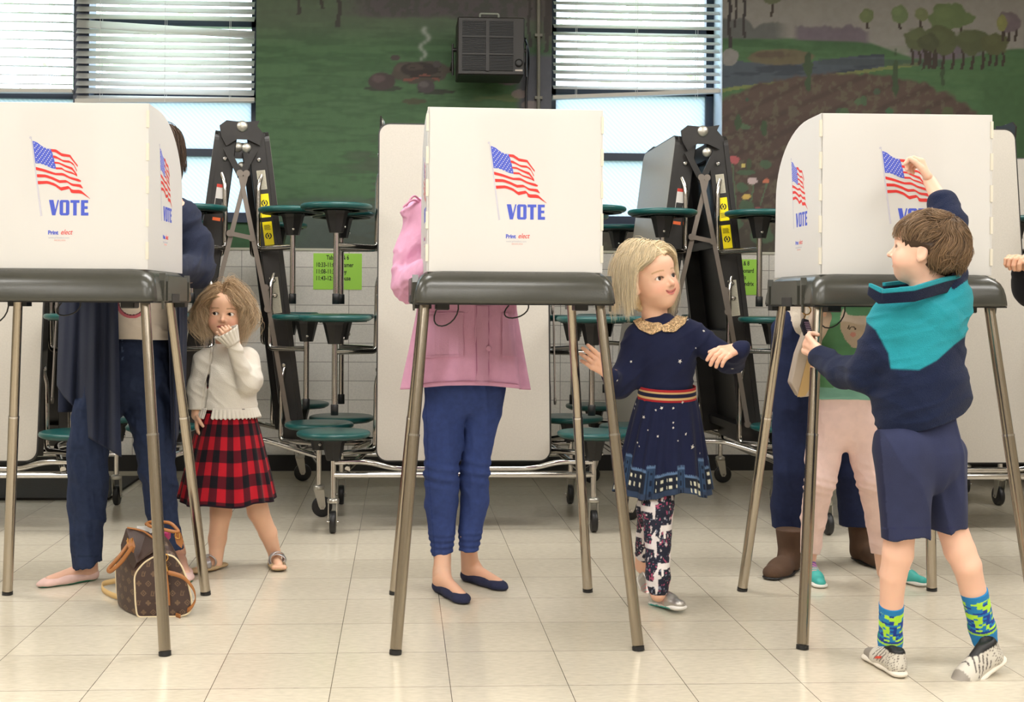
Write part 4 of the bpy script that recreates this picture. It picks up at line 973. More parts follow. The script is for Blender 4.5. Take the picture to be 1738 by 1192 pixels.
# ---------- girl in navy dress ----------
def girl_navy():
    Y=3.95; J=lambda px,py,dy=0: P(px,py,Y+dy)
    root=person('smiling blond girl in navy star dress walking between booths',(J(1125,1000)[0],Y,0))
    navy=(29,34,62)
    R=rotm(math.radians(29),math.radians(-7),math.radians(-11)); s=.210
    hc=J(1107,474)
    nk=J(1113,560,.02)
    f,hcol,eyes,L=head_parts(hc,s,R,(232,186,158),lip=(196,96,96),smile=.9,neck_to=nk,gaze=(.15,.12),eyec=(64,48,38),brow=(190,150,110))
    # hands
    wl=J(1031,634,-.08); hl=hand_sdf(wl,J(990,596,-.10)-wl+V3(0,0,.0),nrm((-.5,.75,.3)),1,.125,curl=(.15,.22,.3,.4),spread=.09,tcurl=.3,side=-1,tang=.75)
    wr=J(1256,592,-.22); hr=hand_sdf(wr,J(1212,603,-.26)-wr,(-.3,.35,-1),1,.13,curl=(.35,.45,.5,.5),spread=.05,tcurl=.4,side=-1,tang=.6)
    sk=uni((232,182,154))
    def hcol2(tips): 
        return sk
    legf=su(.02,chain([J(1128,760,0),J(1116,862,-.06),J(1117,1008,-.13)],[.05,.04,.026]),chain([J(1118,760,.02),J(1106,865,.03),J(1092,960,.16)],[.055,.043,.03]))
    tor=su(.04,rc(J(1130,690),J(1126,590),.07,.075,(0,1,0),.8),rc(J(1085,575),J(1170,567),.03))
    al=chain([J(1075,572),J(1056,645,.0),wl],[.03,.027,.02]); ar=chain([J(1178,566),J(1240,618,-.06),wr],[.03,.027,.02])
    body_mesh(root,[(f,.0024,hcol),(su(.02,tor,legf,al,ar),.006,sk),(hl,.0016,sk),(hr,.0016,sk)])
    build_eyes(root,eyes)
    # bodice with sleeves
    bod=su(.03,rc(J(1131,672),J(1128,600),.088,.098,(0,1,0),.72),rc(J(1128,600),J(1122,566),.098,.07,(0,1,0),.68),rc(J(1088,572),J(1170,566),.042,.042),
       )
    slv=su(.02,chain([J(1082,574),J(1060,640),J(1050,655,-.0)],[.047,.045,.04]),rc(J(1050,655),J(1036,640,-.07),.040,.028))
    slv2=su(.02,chain([J(1172,568),J(1240,612,-.06)],[.047,.043]),rc(J(1240,612,-.06),J(1258,593,-.225),.044,.031))
    dr=su(.025,bod,slv,slv2); dr=disp(dr,lambda p: wrink(p,.0035,26,nrm((.6,0,-.6)),.3))
    rs=np.random.RandomState(11)
    stars=[(1095.6,564.5,2.8),(1049,588,1.6),(1071,614,2.2),(1089,607,1.5),(1098,612,1.2),(1154,613.5,3.6),(1126.5,642.5,3.4),(1188.5,538.5,3),(1167,543,1.8),(1166.5,535,1.4),(1194.5,562,2.2),(1047.5,646,2),(1168,658,1.6),(1243,626,2),(1181,591,1.2)]
    def starcol(V):
        C=np.repeat(lin(navy)[None],len(V),0); px,py=proj(V)
        return C
    o=sdf('dress_bodice',dr,.0045,cloth_m,root,starcol)
    st=mat('printed_white_star',hx(214,210,204),.7)
    # star prints lie on the cloth: find depth by stepping to the surface
    def onsurf(fn,px,py,y0,y1):
        ys=np.linspace(y0,y1,160); d0=ray(px,py); Pts=np.array([[d0[0]*y/d0[1],y,CAMZ+d0[2]*y/d0[1]] for y in ys]); dd=fn(Pts); i=np.argmax(dd<.0008)
        if not (dd<.0008).any(): return None,None
        p=Pts[i]; e=.002; g=nrm([fn((p+np.eye(3)[a]*e)[None])[0]-fn((p-np.eye(3)[a]*e)[None])[0] for a in range(3)]); return p,g
    def starprint(parent,fn,px,py,r,y0,y1,m=st,world=True):
        p,g=onsurf(fn,px,py,y0,y1)
        if p is None: return
        u=nrm(np.cross((0,0,1),g)); w=np.cross(g,u); rr_=r*Y/FPX; a0=px*.7
        poly=[(rr_*(1 if k%2==0 else .42)*math.cos(a0+k*math.pi/5),rr_*(1 if k%2==0 else .42)*math.sin(a0+k*math.pi/5)) for k in range(10)]
        MB().prism(poly,frame(p-g*.0005,u,w,g),.0012).build('printed_star',m,parent,world=True)
    for (px,py,r) in stars: starprint(o,dr,px,py,r*1.2,3.5,4.2)
    # sequin collar
    sq=mat('gold_sequins',hx(206,178,140),.22,.85,bump=1.,bscale=260,var=.45,vscale=220)
    for lobe in ([(1080,541,7),(1090,552,9),(1106,558,10),(1117,555,8)],[(1129,557,7),(1142,554,10),(1155,543,10),(1164,528,6)]):
        def cf(p,lobe=lobe):
            px,py=proj(p); q=np.stack([px,py],1); d=np.full(len(p),1e9)
            for i in range(len(lobe)-1):
                A_,B_=np.array(lobe[i][:2],float),np.array(lobe[i+1][:2],float); t=np.clip(((q-A_)@(B_-A_))/((B_-A_)@(B_-A_)),0,1); d=np.minimum(d,np.linalg.norm(q-A_-t[:,None]*(B_-A_),axis=1)-(lobe[i][2]*(1-t)+lobe[i+1][2]*t))
            o_=dr(p); return np.maximum(np.maximum(o_-.0065-.0011*np.sign(vnoise(p,420)-.5),-(o_+.002)),np.maximum(d*Y/FPX,p[:,1]-(Y+.0)))
        cs=[J(x,y) for x,y,_ in lobe]; lo_=np.min(cs,0)-V3(.03,.16,.03); hi_=np.max(cs,0)+V3(.03,.0,.03)
        V,Q=surfnets(F(cf,lo_,hi_),.0016); meshobj('sequin_collar',V,Q,sq,o,world=True)
    # belt
    Rg=[];Cg=[]; red=lin((168,42,48)); gold=lin((206,172,120)); nv=lin((30,30,56))
    N=96
    for i,t in enumerate(np.linspace(0,1,25)):
        ang=np.linspace(0,2*np.pi,N,endpoint=False); r=.0945+.002*t
        c0=J(1132,658); pxc=c0; ring=np.stack([pxc[0]+r*np.cos(ang),pxc[1]+.074*np.sin(ang),np.full(N,c0[2]+.006-t*.044)-.006*np.sin(-ang)*0+(-.010*np.cos(ang)*0)],1); ring[:,2]+= -.010*(-np.sin(ang)) 
        Rg.append(ring); Cg.append(np.repeat((red if t<.2 else gold if t<.32 else nv if t<.62 else gold if t<.76 else red)[None],N,0))
    loft('striped_belt',Rg,knit_m,root,np.array(Cg),thick=.003)
    # skirt
    N=420; M_=90; Rg=[]; Cg=[]
    a_=np.linspace(0,2*np.pi,N,endpoint=False)
    for i in range(M_):
        t=i/(M_-1); c0=J(1132-8*t,676+158*t+0*t); ru=.097+.060*t**.8; rv=.076+.05*t**.8
        pl=1+(.014+.05*t)*np.sin(a_*17+1.5*np.sin(a_*3)+.8*t)+ .05*t*np.sin(a_*5+1)
        ring=np.stack([c0[0]+ru*pl*np.cos(a_),c0[1]+rv*pl*np.sin(a_),np.full(N,c0[2])+ .012*t*np.sin(a_*4+.5)-(.010*(1-t))*(-np.sin(a_))],1)
        Rg.append(ring)
        # castle print: u along hem, v up
        u=a_/(2*np.pi)*40; C=np.repeat(lin((28,33,62))[None],N,0)
        Y_=(t*158)/158
        tower=((u*.5)%2.2); isdoor=(tower<.62); top=.70 if True else 0
        htop=np.where(isdoor,.64,.74)+.06*np.sin(np.floor(u*.5/2.2)*2.1)
        cren=htop+.018*((u*4)%1>.5)
        m=t>cren; C[m]=np.where(isdoor[m,None],lin((50,72,102)),lin((30,36,50)))
        m2=(t>cren)&(t<htop+.04); C[m2]=lin((92,118,152))
        if t>.94: C[:]=lin((50,64,88))
        win=(~isdoor)&(((tower*3.2)%1)>.45)&((t>htop+.07)&(t<htop+.11)|(t>htop+.15)&(t<htop+.19))&(((tower*9.6*2)%1)>.35); C[win]=lin((214,212,190))
        dr_=isdoor&(np.abs(tower-.31)<.20)&(t>htop+.06); C[dr_&(np.abs(tower-.31)>.15)]=lin((28,34,52)); 
        inn=isdoor&(np.abs(tower-.31)<.07)&(((t-htop)%.11)>.055)&(t>htop+.08); C[inn]=lin((28,34,52))
        Cg.append(C)
    sk_o=loft('gathered_skirt',Rg,cloth_m,root,np.array(Cg),thick=.002)
    # stars on skirt: nearest skirt surface point
    RA=np.array(Rg).reshape(-1,3); pxs,pys=proj(RA); front=RA[:,1]<Y
    for (px,py,r) in [(1075,686,2.4),(1077,694,1.8),(1093,708,3.2),(1123,693,3.2),(1113.5,696,2),(1142.5,693,2.4),(1158,683,3),(1143,717,2),(1142.5,726,2.2),(1163.5,736.5,2.8),(1117,740.5,2.4),(1175,758.5,4.2),(1187,769,1.6),(1191,768,1.4),(1083,751,1.8),(1085,757,1.5),(1100,730,1.5),(1150,748,1.5)]:
        d=(pxs-px)**2+(pys-py)**2+(~front)*1e6; i=np.argmin(d); p=RA[i]; g=nrm((p[0]-J(1127,700)[0],p[1]-Y,0)); u=nrm(np.cross((0,0,1),g)); w=np.cross(g,u); rr_=r*1.15*Y/FPX
        poly=[(rr_*(1 if k%2==0 else .42)*math.cos(px+k*math.pi/5),rr_*(1 if k%2==0 else .42)*math.sin(px+k*math.pi/5)) for k in range(10)]
        MB().prism(poly,frame(p+g*.0012,u,w,g),.0008).build('printed_star',st,sk_o,world=True)
    # leggings with unicorn print
    lg=su(.02,chain([J(1126,770),J(1116,862,-.06),J(1117,975,-.12),J(1117,998,-.13)],[.064,.05,.037,.033]),chain([J(1116,770,.02),J(1106,865,.03),J(1094,940,.13)],[.062,.047,.033]))
    lg=disp(lg,lambda p: wrink(p,.002,40,(1,0,.3),.5))
    uni_=[(0,.1),(.1,.62),(.28,.60),(.62,.60),(.66,.8),(.62,.92),(.82,1.28),(.80,1.0),(.98,.84),(.96,.76),(.82,.72),(.84,.5),(.80,.0),(.72,.0),(.70,.34),(.34,.32),(.30,.0),(.22,.0),(.2,.34),(.1,.3),(.06,.0)]
    def inpoly(x,y,poly):
        r=np.zeros(x.shape,bool); j=len(poly)-1
        for i in range(len(poly)):
            xi,yi=poly[i];xj,yj=poly[j]; c_=((yi>y)!=(yj>y))&(x<(xj-xi)*(y-yi)/((yj-yi) if yj!=yi else 1e-9)+xi); r^=c_; j=i
        return r
    def lcol(V):
        C=np.repeat(lin((40,42,56))[None],len(V),0); X=(V[:,0]-J(1117,900)[0])/.07; Z=V[:,2]/.115
        a=np.arctan2(V[:,0]-J(1117,900)[0],-(V[:,1]-(Y-.08)))
        fr=V[:,1]<Y+.0; n=vnoise(V,160); C[n>.76]=lin((170,80,110)); C[n<.2]=lin((120,124,140)); n=vnoise(V+9,110); C[n>.82]=lin((200,190,190))
        row=np.floor(Z); xx=X+.45+.12*np.sin(row*2.); C[inpoly(xx*.95,(Z%1)*1.75,uni_)]=lin((232,224,222)); 
        X2=X+1.35; C[inpoly(X2*.95,((Z+.5)%1)*1.75,uni_)]=lin((222,214,214)); C[inpoly(X*.95-.72,((Z+.5)%1)*1.75,uni_)]=lin((222,214,214)); return C
    sdf('leggings',lg,.0026,cloth_m,root,lcol)
    def tealsole(q): C=np.repeat(lin((226,222,216))[None],len(q),0); C[(q[:,2]<.05)&(q[:,1]<.75)]=lin((70,176,168)); return C
    def upc(q):
        C=np.repeat(lin((190,186,180))[None],len(q),0); C[(np.abs((q[:,1]*14+q[:,0]*4)%1-.5)<.12)&(q[:,1]>.35)&(q[:,1]<.62)]=lin((226,150,150)); C[(q[:,1]<.2)]=lin((214,212,210)); return C
    shoe(root,J(1113,1030,-.06)+V3(-.01,.02,0),(.35,-.80),.185,.07,None,None,rise=-.12,solecol=tealsole,colf=upc,matu=shiny_m,name='silver_sneaker')
    shoe(root,J(1088,962,.20)+V3(0,0,-.035),(.10,-.8),.18,.07,None,None,rise=.75,solecol=(224,220,214),colf=upc,matu=shiny_m,name='silver_sneaker')
    # hair: bob to the shoulders
    cap=su(.03,ell(L(0,.10,.14),np.array((.41,.47,.40))*s,R),ell(L(0,.16,-.12),np.array((.40,.36,.40))*s,R))
    face=su(.02,ell(L(.0,-.50,-.16),np.array((.33,.52,.54))*s,R),ell(L(-.30,-.14,-.06),np.array((.16,.17,.22))*s,R))
    cap2=sb(cap,face,.015)
    body=cutp(sb(cap2,ell(L(-.26,-.12,-.36),np.array((.22,.28,.26))*s,R),.01),L(0,0,-.52),R@V3(0,0,-1.)); 
    body=disp(body,lambda p: .002*(np.sin(((p-hc)@R)[:,0]*420+8*vnoise(p,30)))) 
    V,Q=surfnets(body,.0035); 
    rs=np.random.RandomState(5); N=5200
    th=rs.rand(N)*2*np.pi; part=rs.rand(N); q=np.zeros((N,3)); q[:,0]=.06+.015*rs.randn(N); q[:,1]=-.34+.62*part+.02*rs.randn(N); q[:,2]=.44-.5*np.abs(q[:,1]-.08)**2
    extra=rs.rand(N)<.35; dirx=np.where(rs.rand(N)<.58,-1,1)
    q[extra,0]+=dirx[extra]*rs.rand(extra.sum())*.25
    roots=hc+(q*s)@R.T
    side=np.where(q[:,0]>.06,1,-1); side=np.where(extra,np.sign(q[:,0]-.06+1e-6),dirx)
    D=np.stack([side*1.0,.35*np.ones(N)+.25*rs.randn(N)+np.where(q[:,1]<-.2,.45,0),-.1*np.ones(N)],1)@R.T
    R3=R
    def flow(Pp,D,t):
        g=np.array((0,0,-1.)); D=D/ (np.linalg.norm(D,axis=1)[:,None]); loc=((Pp-hc)@R3)/s
        D=D*.80+g*(.22+.5*t); 
        # keep hair behind the face line
        b=np.clip((np.where(loc[:,0]<0,.0,-.12)-loc[:,1]),0,.3)*((np.abs(loc[:,0])<.44))*(loc[:,2]<.36); D=D+ (np.stack([np.sign(loc[:,0])*.8,np.ones(len(loc))*1.2,0*b],1)@R3.T)*b[:,None]*3
        if t>.72: D=D+(np.stack([-np.sign(loc[:,0])*.10,.0*b,0*b],1)@R3.T)
        return D+.035*rs.randn(*D.shape)
    A=strands(cap,roots,D,.655*s*1.72+.014*rs.randn(N),17,.0010,.005,flow,haircol((224,204,166),.14,(240,226,196)),root)
    sq=lambda A_,k: hc+(((A_-hc)@R)*np.array((k,1,1)))@R.T
    A=(sq(A[0],.87),A[1],A[2]); V=sq(V,.96)
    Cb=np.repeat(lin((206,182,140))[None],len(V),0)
    meshobj('hair',np.concatenate([V,A[0]]),np.concatenate([Q,A[1]+len(V)]),hair_m,root,np.concatenate([Cb,A[2]]),world=True)
girl_navy()
# ---------- boy in fleece ----------
def boy():
    Y=3.13; J=lambda px,py,dy=0: P(px,py,Y+dy)
    root=person('brown haired boy in teal and navy fleece reaching up to the booth',(J(1565,900)[0],Y,0))
    R=rotm(math.radians(-120),math.radians(-7),math.radians(0)); s=.188
    hc=J(1566,423); skc=(236,190,166)
    f,hcol,eyes,L=head_parts(hc,s,R,skc,lip=(206,124,112),neck_to=J(1577,500,.0),gaze=(0,0),brow=(150,110,84),neck_r=.23)
    teal=lin((42,146,160)); nav=lin((30,38,64))
    # joints
    wl=J(1392,598,.29); el=J(1452,640,.05); shl=J(1495,555,.0)
    wr=J(1578,308,.27); er=J(1618,390,.15); shr=J(1618,505,-.0)
    hl=hand_sdf(wl,J(1370,583,.34)-wl,nrm((.9,.5,.2)),1,.135,curl=(.75,.8,.85,.9),spread=.03,tcurl=.2,side=1,tang=1.2)
    hr=hand_sdf(wr,J(1564,278,.29)-wr,nrm((-.9,.3,-.5)),1,.125,curl=(.75,.95,1.0,1.05),spread=.02,tcurl=.8,side=1,tang=.5)
    sk=uni(skc)
    legs=su(.005,chain([J(1532,760),J(1527,900,.0),J(1524,940,.0),J(1516,975,.02),J(1513,1025,.05),J(1511,1085,.08)],[.05,.040,.0395,.0345,.0295,.026],k=.006),chain([J(1600,760,.03),J(1612,885,.03),J(1629,935,.02),J(1641,960,.01),J(1651,1000,.03),J(1664,1060,.06)],[.04,.039,.0405,.037,.033,.027],k=.006))
    tor=su(.04,rc(J(1560,690),J(1545,590),.08,.085,(0,1,0),.8),rc(J(1500,560),J(1605,520),.035))
    arms=su(.01,chain([shl,J(1470,636,.03),J(1432,636,.15),J(1396,608,.27),wl],[.026,.024,.02,.019,.0185]),chain([shr,er,J(1604,356,.20),wr],[.030,.026,.025,.0185]))
    body_mesh(root,[(f,.0026,hcol),(su(.02,tor,legs,arms),.006,sk),(hl,.0017,sk),(hr,.0017,sk)]); build_eyes(root,eyes)
    # fleece
    jk=su(.04,rc(J(1563,700),J(1563,655),.124,.118,(0,1,0),.72),rc(J(1563,655),J(1560,580),.118,.115,(0,1,0),.74),rc(J(1520,540),J(1600,520),.075,.075,(0,1,0),.95))
    jk=su(.03,jk,rc(J(1508,548),J(1530,545),.052),rc(J(1620,500),J(1600,540),.045,.06))
    s1=su(.02,chain([J(1500,565),J(1486,610,.01),J(1468,634,.03)],[.050,.050,.048]),chain([J(1468,632,.03),J(1430,632,.15),J(1393,607,.27)],[.048,.042,.033]))
    s2=su(.03,chain([J(1612,515),J(1617,430,.11)],[.05,.044]),chain([J(1619,415,.12),J(1614,380,.16),J(1600,348,.205)],[.044,.044,.042]))
    jk=su(.025,jk,s1,s2)
    jk=disp(jk,lambda p: wrink(p,.008,9,nrm((-.6,0,-.8)),.26)+wrink(p,.0035,26,nrm((.3,0,-.8)),.35)); jk=cutp(jk,J(1563,720),nrm((.34,0,-1)))
    ep=el
    def jcol(V):
        C=np.repeat(nav[None],len(V),0); px,py=proj(V)
        # teal yoke: above a curved seam on the torso, not on the sleeves
        back=V[:,1]<Y+.06
        cx,cz=px,py
        seam=np.interp(px,[1465,1500,1512,1560,1590,1620,1650],[585,618,626,628,612,585,562])
        arm=(px<np.interp(py,[480,540,560,600,640],[1400,1462,1486,1508,1514]))
        up=(py<np.interp(px,[1560,1600,1618,1650],[466,470,492,470]))&(px>1560)
        t=sm(seam-py,-2,2)*sm(px-np.interp(py,[480,540,560,600,640],[1400,1462,1486,1508,1514]),-2,2)*(~up); C=C*(1-t[:,None])+teal*t[:,None]; return C
        t=(py<seam)&(~arm)&(~up); 
        mid=(py>540)&(py<seam)&(px<1510)&(px>1470)
        C[t]=teal; return C
    sdf('fleece_pullover',jk,.0034,fleece_m,root,jcol)
    # stand collar: navy band with teal rim, open at the throat
    N=140; M_=14; Rg=[]; Cg=[]
    for i in range(M_):
        t=i/(M_-1); row=[]
        for k in range(N):
            u=k/(N-1)
            if u<.62:
                v=u/.62; px=1474+(1628-1474)*v; top=np.interp(v,[0,.15,.5,.85,1],[481,491,486,470,466]); bot=np.interp(v,[0,.12,.5,.9,1],[500,516,512,494,490]); dy=-.105*math.sin(math.pi*min(1,(v*.9+.08)))**.7+.01
            else:
                v=(u-.62)/.38; px=1628+(1500-1628)*v; top=466+14*v; bot=488+12*v; dy=.01+.11*math.sin(v*math.pi*.75)
            row.append(J(px+(3 if u<.1 else 0)*t,bot+(top-bot)*t,dy-.006*t))
        Rg.append(row); Cg.append(np.repeat((teal if t>.72 else lin((26,32,54)))[None],N,0))
    loft('collar',Rg,fleece_m,root,np.array(Cg),closed=False,thick=.009)
    # shorts
    sh=su(.004,su(.02,rc(J(1563,715),J(1564,765),.098,.120,(0,1,0),.72),rc(J(1535,770,-.02),J(1536,950,-.02),.084,.056,(0,1,0),1.0)),rc(J(1598,770,.02),J(1616,950,.03),.072,.040,(0,1,0),1.15))
    sh=cutp(sh,J(1567,907),nrm(V3(.10,0,-1))); sh=disp(sh,lambda p: wrink(p,.009,13,(1,0,.2),.25))
    def shc(V):
        px,py=proj(V); C=np.repeat(lin((48,53,82))[None],len(V),0); m=(px<np.interp(py,[740,905],[1494,1508])); C[m]=lin((32,35,64)); C[(py>896)&(py<898)]=lin((44,48,82)); return C
    sdf('shorts',sh,.0045,cloth_m,root,shc)
    # socks with a blocky pattern
    def sock(pts,rr_,ytop):
        g=chain(pts,rr_); bs=lin((46,134,196))
        ax=nrm(pts[0]-pts[1])
        def c(V):
            h=(V-pts[1])@ax; C=np.repeat(bs[None],len(V),0); th=np.arctan2(V[:,0]-pts[1][0],-(V[:,1]-pts[1][1]))
            i=np.floor(th/.22).astype(int); j=np.floor(h/.0058).astype(int); H=(np.abs(np.sin(i*12.9898+np.floor(j/1.0)*78.233)*43758.5453)%1); H2=(np.abs(np.sin(np.floor(i/2)*39.3+np.floor(j/2)*11.1)*9631.7)%1)
            top=np.linalg.norm(pts[0]-pts[1]); z=(h<top-.017)&(h>.012)
            C[z&(H*.5+H2*.5>.52)]=lin((186,240,70)); C[z&(H*.5+H2*.5<.30)]=lin((38,70,160)); C[z&(H2>.46)&(H2<.52)]=lin((30,140,130))
            C[(h<.012)&(h>.006)]=lin((40,70,160)); C[(h<.006)&(h>.0)]=lin((170,226,80)); return C
        sdf('sock',disp(cutp(g,pts[0],ax),lambda p:.0),.0022,knit_m,root,c)
    sock([J(1513,1026,.05),J(1511,1085,.085),J(1510,1108,.09)],[.0325,.030,.030],1026)
    sock([J(1653,1003,.03),J(1667,1066,.06),J(1671,1086,.06)],[.0355,.033,.033],1004)
    def up(q):
        C=np.repeat(lin((206,200,188))[None],len(q),0); C[(q[:,1]>.66)]=lin((150,142,132)); C[(np.abs(((q[:,1]+q[:,2]*.8)*15)%1-.5)<.13)&(q[:,1]>.28)&(q[:,1]<.56)&(q[:,2]>.11)]=lin((46,34,34)); C[(np.abs(((q[:,1]+q[:,2]*1.3)*22)%1-.5)<.09)&(q[:,1]<.25)]=lin((84,74,68)); C[(q[:,2]>.31)]=lin((22,22,24)); return C
    hp=G(1508,1137); u,T=shoe(root,hp+V3(.004,-.085,0),(-.12,.99),.20,.08,None,None,name='running_shoe',colf=up,solecol=(226,218,204))
    MB().prism([(0,0),(.03,.006),(.04,.014),(.012,.009)],frame(T(-.118,.52,.13),nrm(T(-.118,.3,.15)-T(-.118,.52,.13)),(0,0,1),nrm(np.cross(T(-.118,.3,.15)-T(-.118,.52,.13),(0,0,1)))),.002).build('red_mark',mat('shoe_red',hx(216,70,50),.5),u,world=True)
    hp=G(1712,1128); u,T=shoe(root,J(1692,1098,.02)+V3(.02,0,-.035),(-.93,-.36),.225,.08,None,None,rise=.42,name='running_shoe',colf=up,solecol=(228,220,206))
    # hair
    cap=su(.03,ell(L(0,.10,.14),np.array((.40,.48,.40))*s,R),ell(L(0,.20,-.02),np.array((.34,.34,.34))*s,R))
    cut=su(.02,ell(L(0,-.54,-.14),np.array((.40,.42,.46))*s,R),ell(L(-.42,-.10,-.24),np.array((.20,.20,.26))*s,R),ell(L(.42,-.10,-.24),np.array((.20,.20,.26))*s,R),ell(L(-.40,.04,-.14),np.array((.14,.11,.15))*s,R),ell(L(.40,.04,-.14),np.array((.14,.11,.15))*s,R))
    base=sb(cap,cut,.012); base=cutp(base,L(0,.2,-.33),R@nrm(V3(0,-.25,-1.)))
    rs=np.random.RandomState(9)
    V,Q=surfnets(disp(base,lambda p:.0015*np.sin(((p-hc)@R)[:,0]*300+20*vnoise(p,25))),.0035)
    N=9000; ph=rs.rand(N)*2*np.pi; ct=1-1.62*rs.rand(N); st_=np.sqrt(np.clip(1-ct**2,0,1)); q=np.stack([.41*st_*np.cos(ph),.10+.49*st_*np.sin(ph),.14+.41*ct],1)
    keep=~((q[:,1]<-.22)&(q[:,2]<.30)); q=q[keep]; roots=hc+(q*s)@R.T
    dd=base(roots); roots=roots[dd<.012]; q=q[dd<.012]; N=len(roots)
    wh=np.array((.08,.36,.46)); v=q-wh; n_=(q-np.array((0,.1,.14)))/np.array((.41,.49,.41))**2; n_/=np.linalg.norm(n_,axis=1)[:,None]; v-=(v*n_).sum(1)[:,None]*n_; v/=np.linalg.norm(v,axis=1)[:,None]+1e-6
    sw=np.cross(n_,v); v=v+.45*sw+np.array((0,-.45,-.15)); D=v@R.T
    def flow(Pp,D,t):
        e=.002; g=np.stack([cap(Pp+np.eye(3)[i]*e)-cap(Pp-np.eye(3)[i]*e) for i in range(3)],1); g/=np.linalg.norm(g,axis=1)[:,None]+1e-9; D=D/np.linalg.norm(D,axis=1)[:,None]; D=D-.9*(D*g).sum(1)[:,None]*g; w=np.stack([vnoise(Pp,28)-.5,vnoise(Pp+7,28)-.5,vnoise(Pp+13,28)-.5],1); return D+np.array((0,0,-.10))-g*.08+.09*rs.randn(*D.shape)+w*.9
    A=strands(cap,roots,D,.036+.026*rs.rand(N),7,.0009,.007,flow,haircol((104,80,58),.32,(142,116,88)),root,avoid=lambda a_: (lambda q_:((np.abs(q_[:,0])>.22)&(q_[:,1]>-.20)&(q_[:,1]<.13)&(q_[:,2]<.07)&(q_[:,2]>-.5))|((q_[:,1]<-.2)&(q_[:,2]<.10)&(np.abs(q_[:,0])<.3)))(((a_-hc)@R)/s))
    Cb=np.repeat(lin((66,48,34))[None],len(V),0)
    meshobj('hair',np.concatenate([V,A[0]]),np.concatenate([Q,A[1]+len(V)]),hair_m,root,np.concatenate([Cb,A[2]]),world=True)
boy()
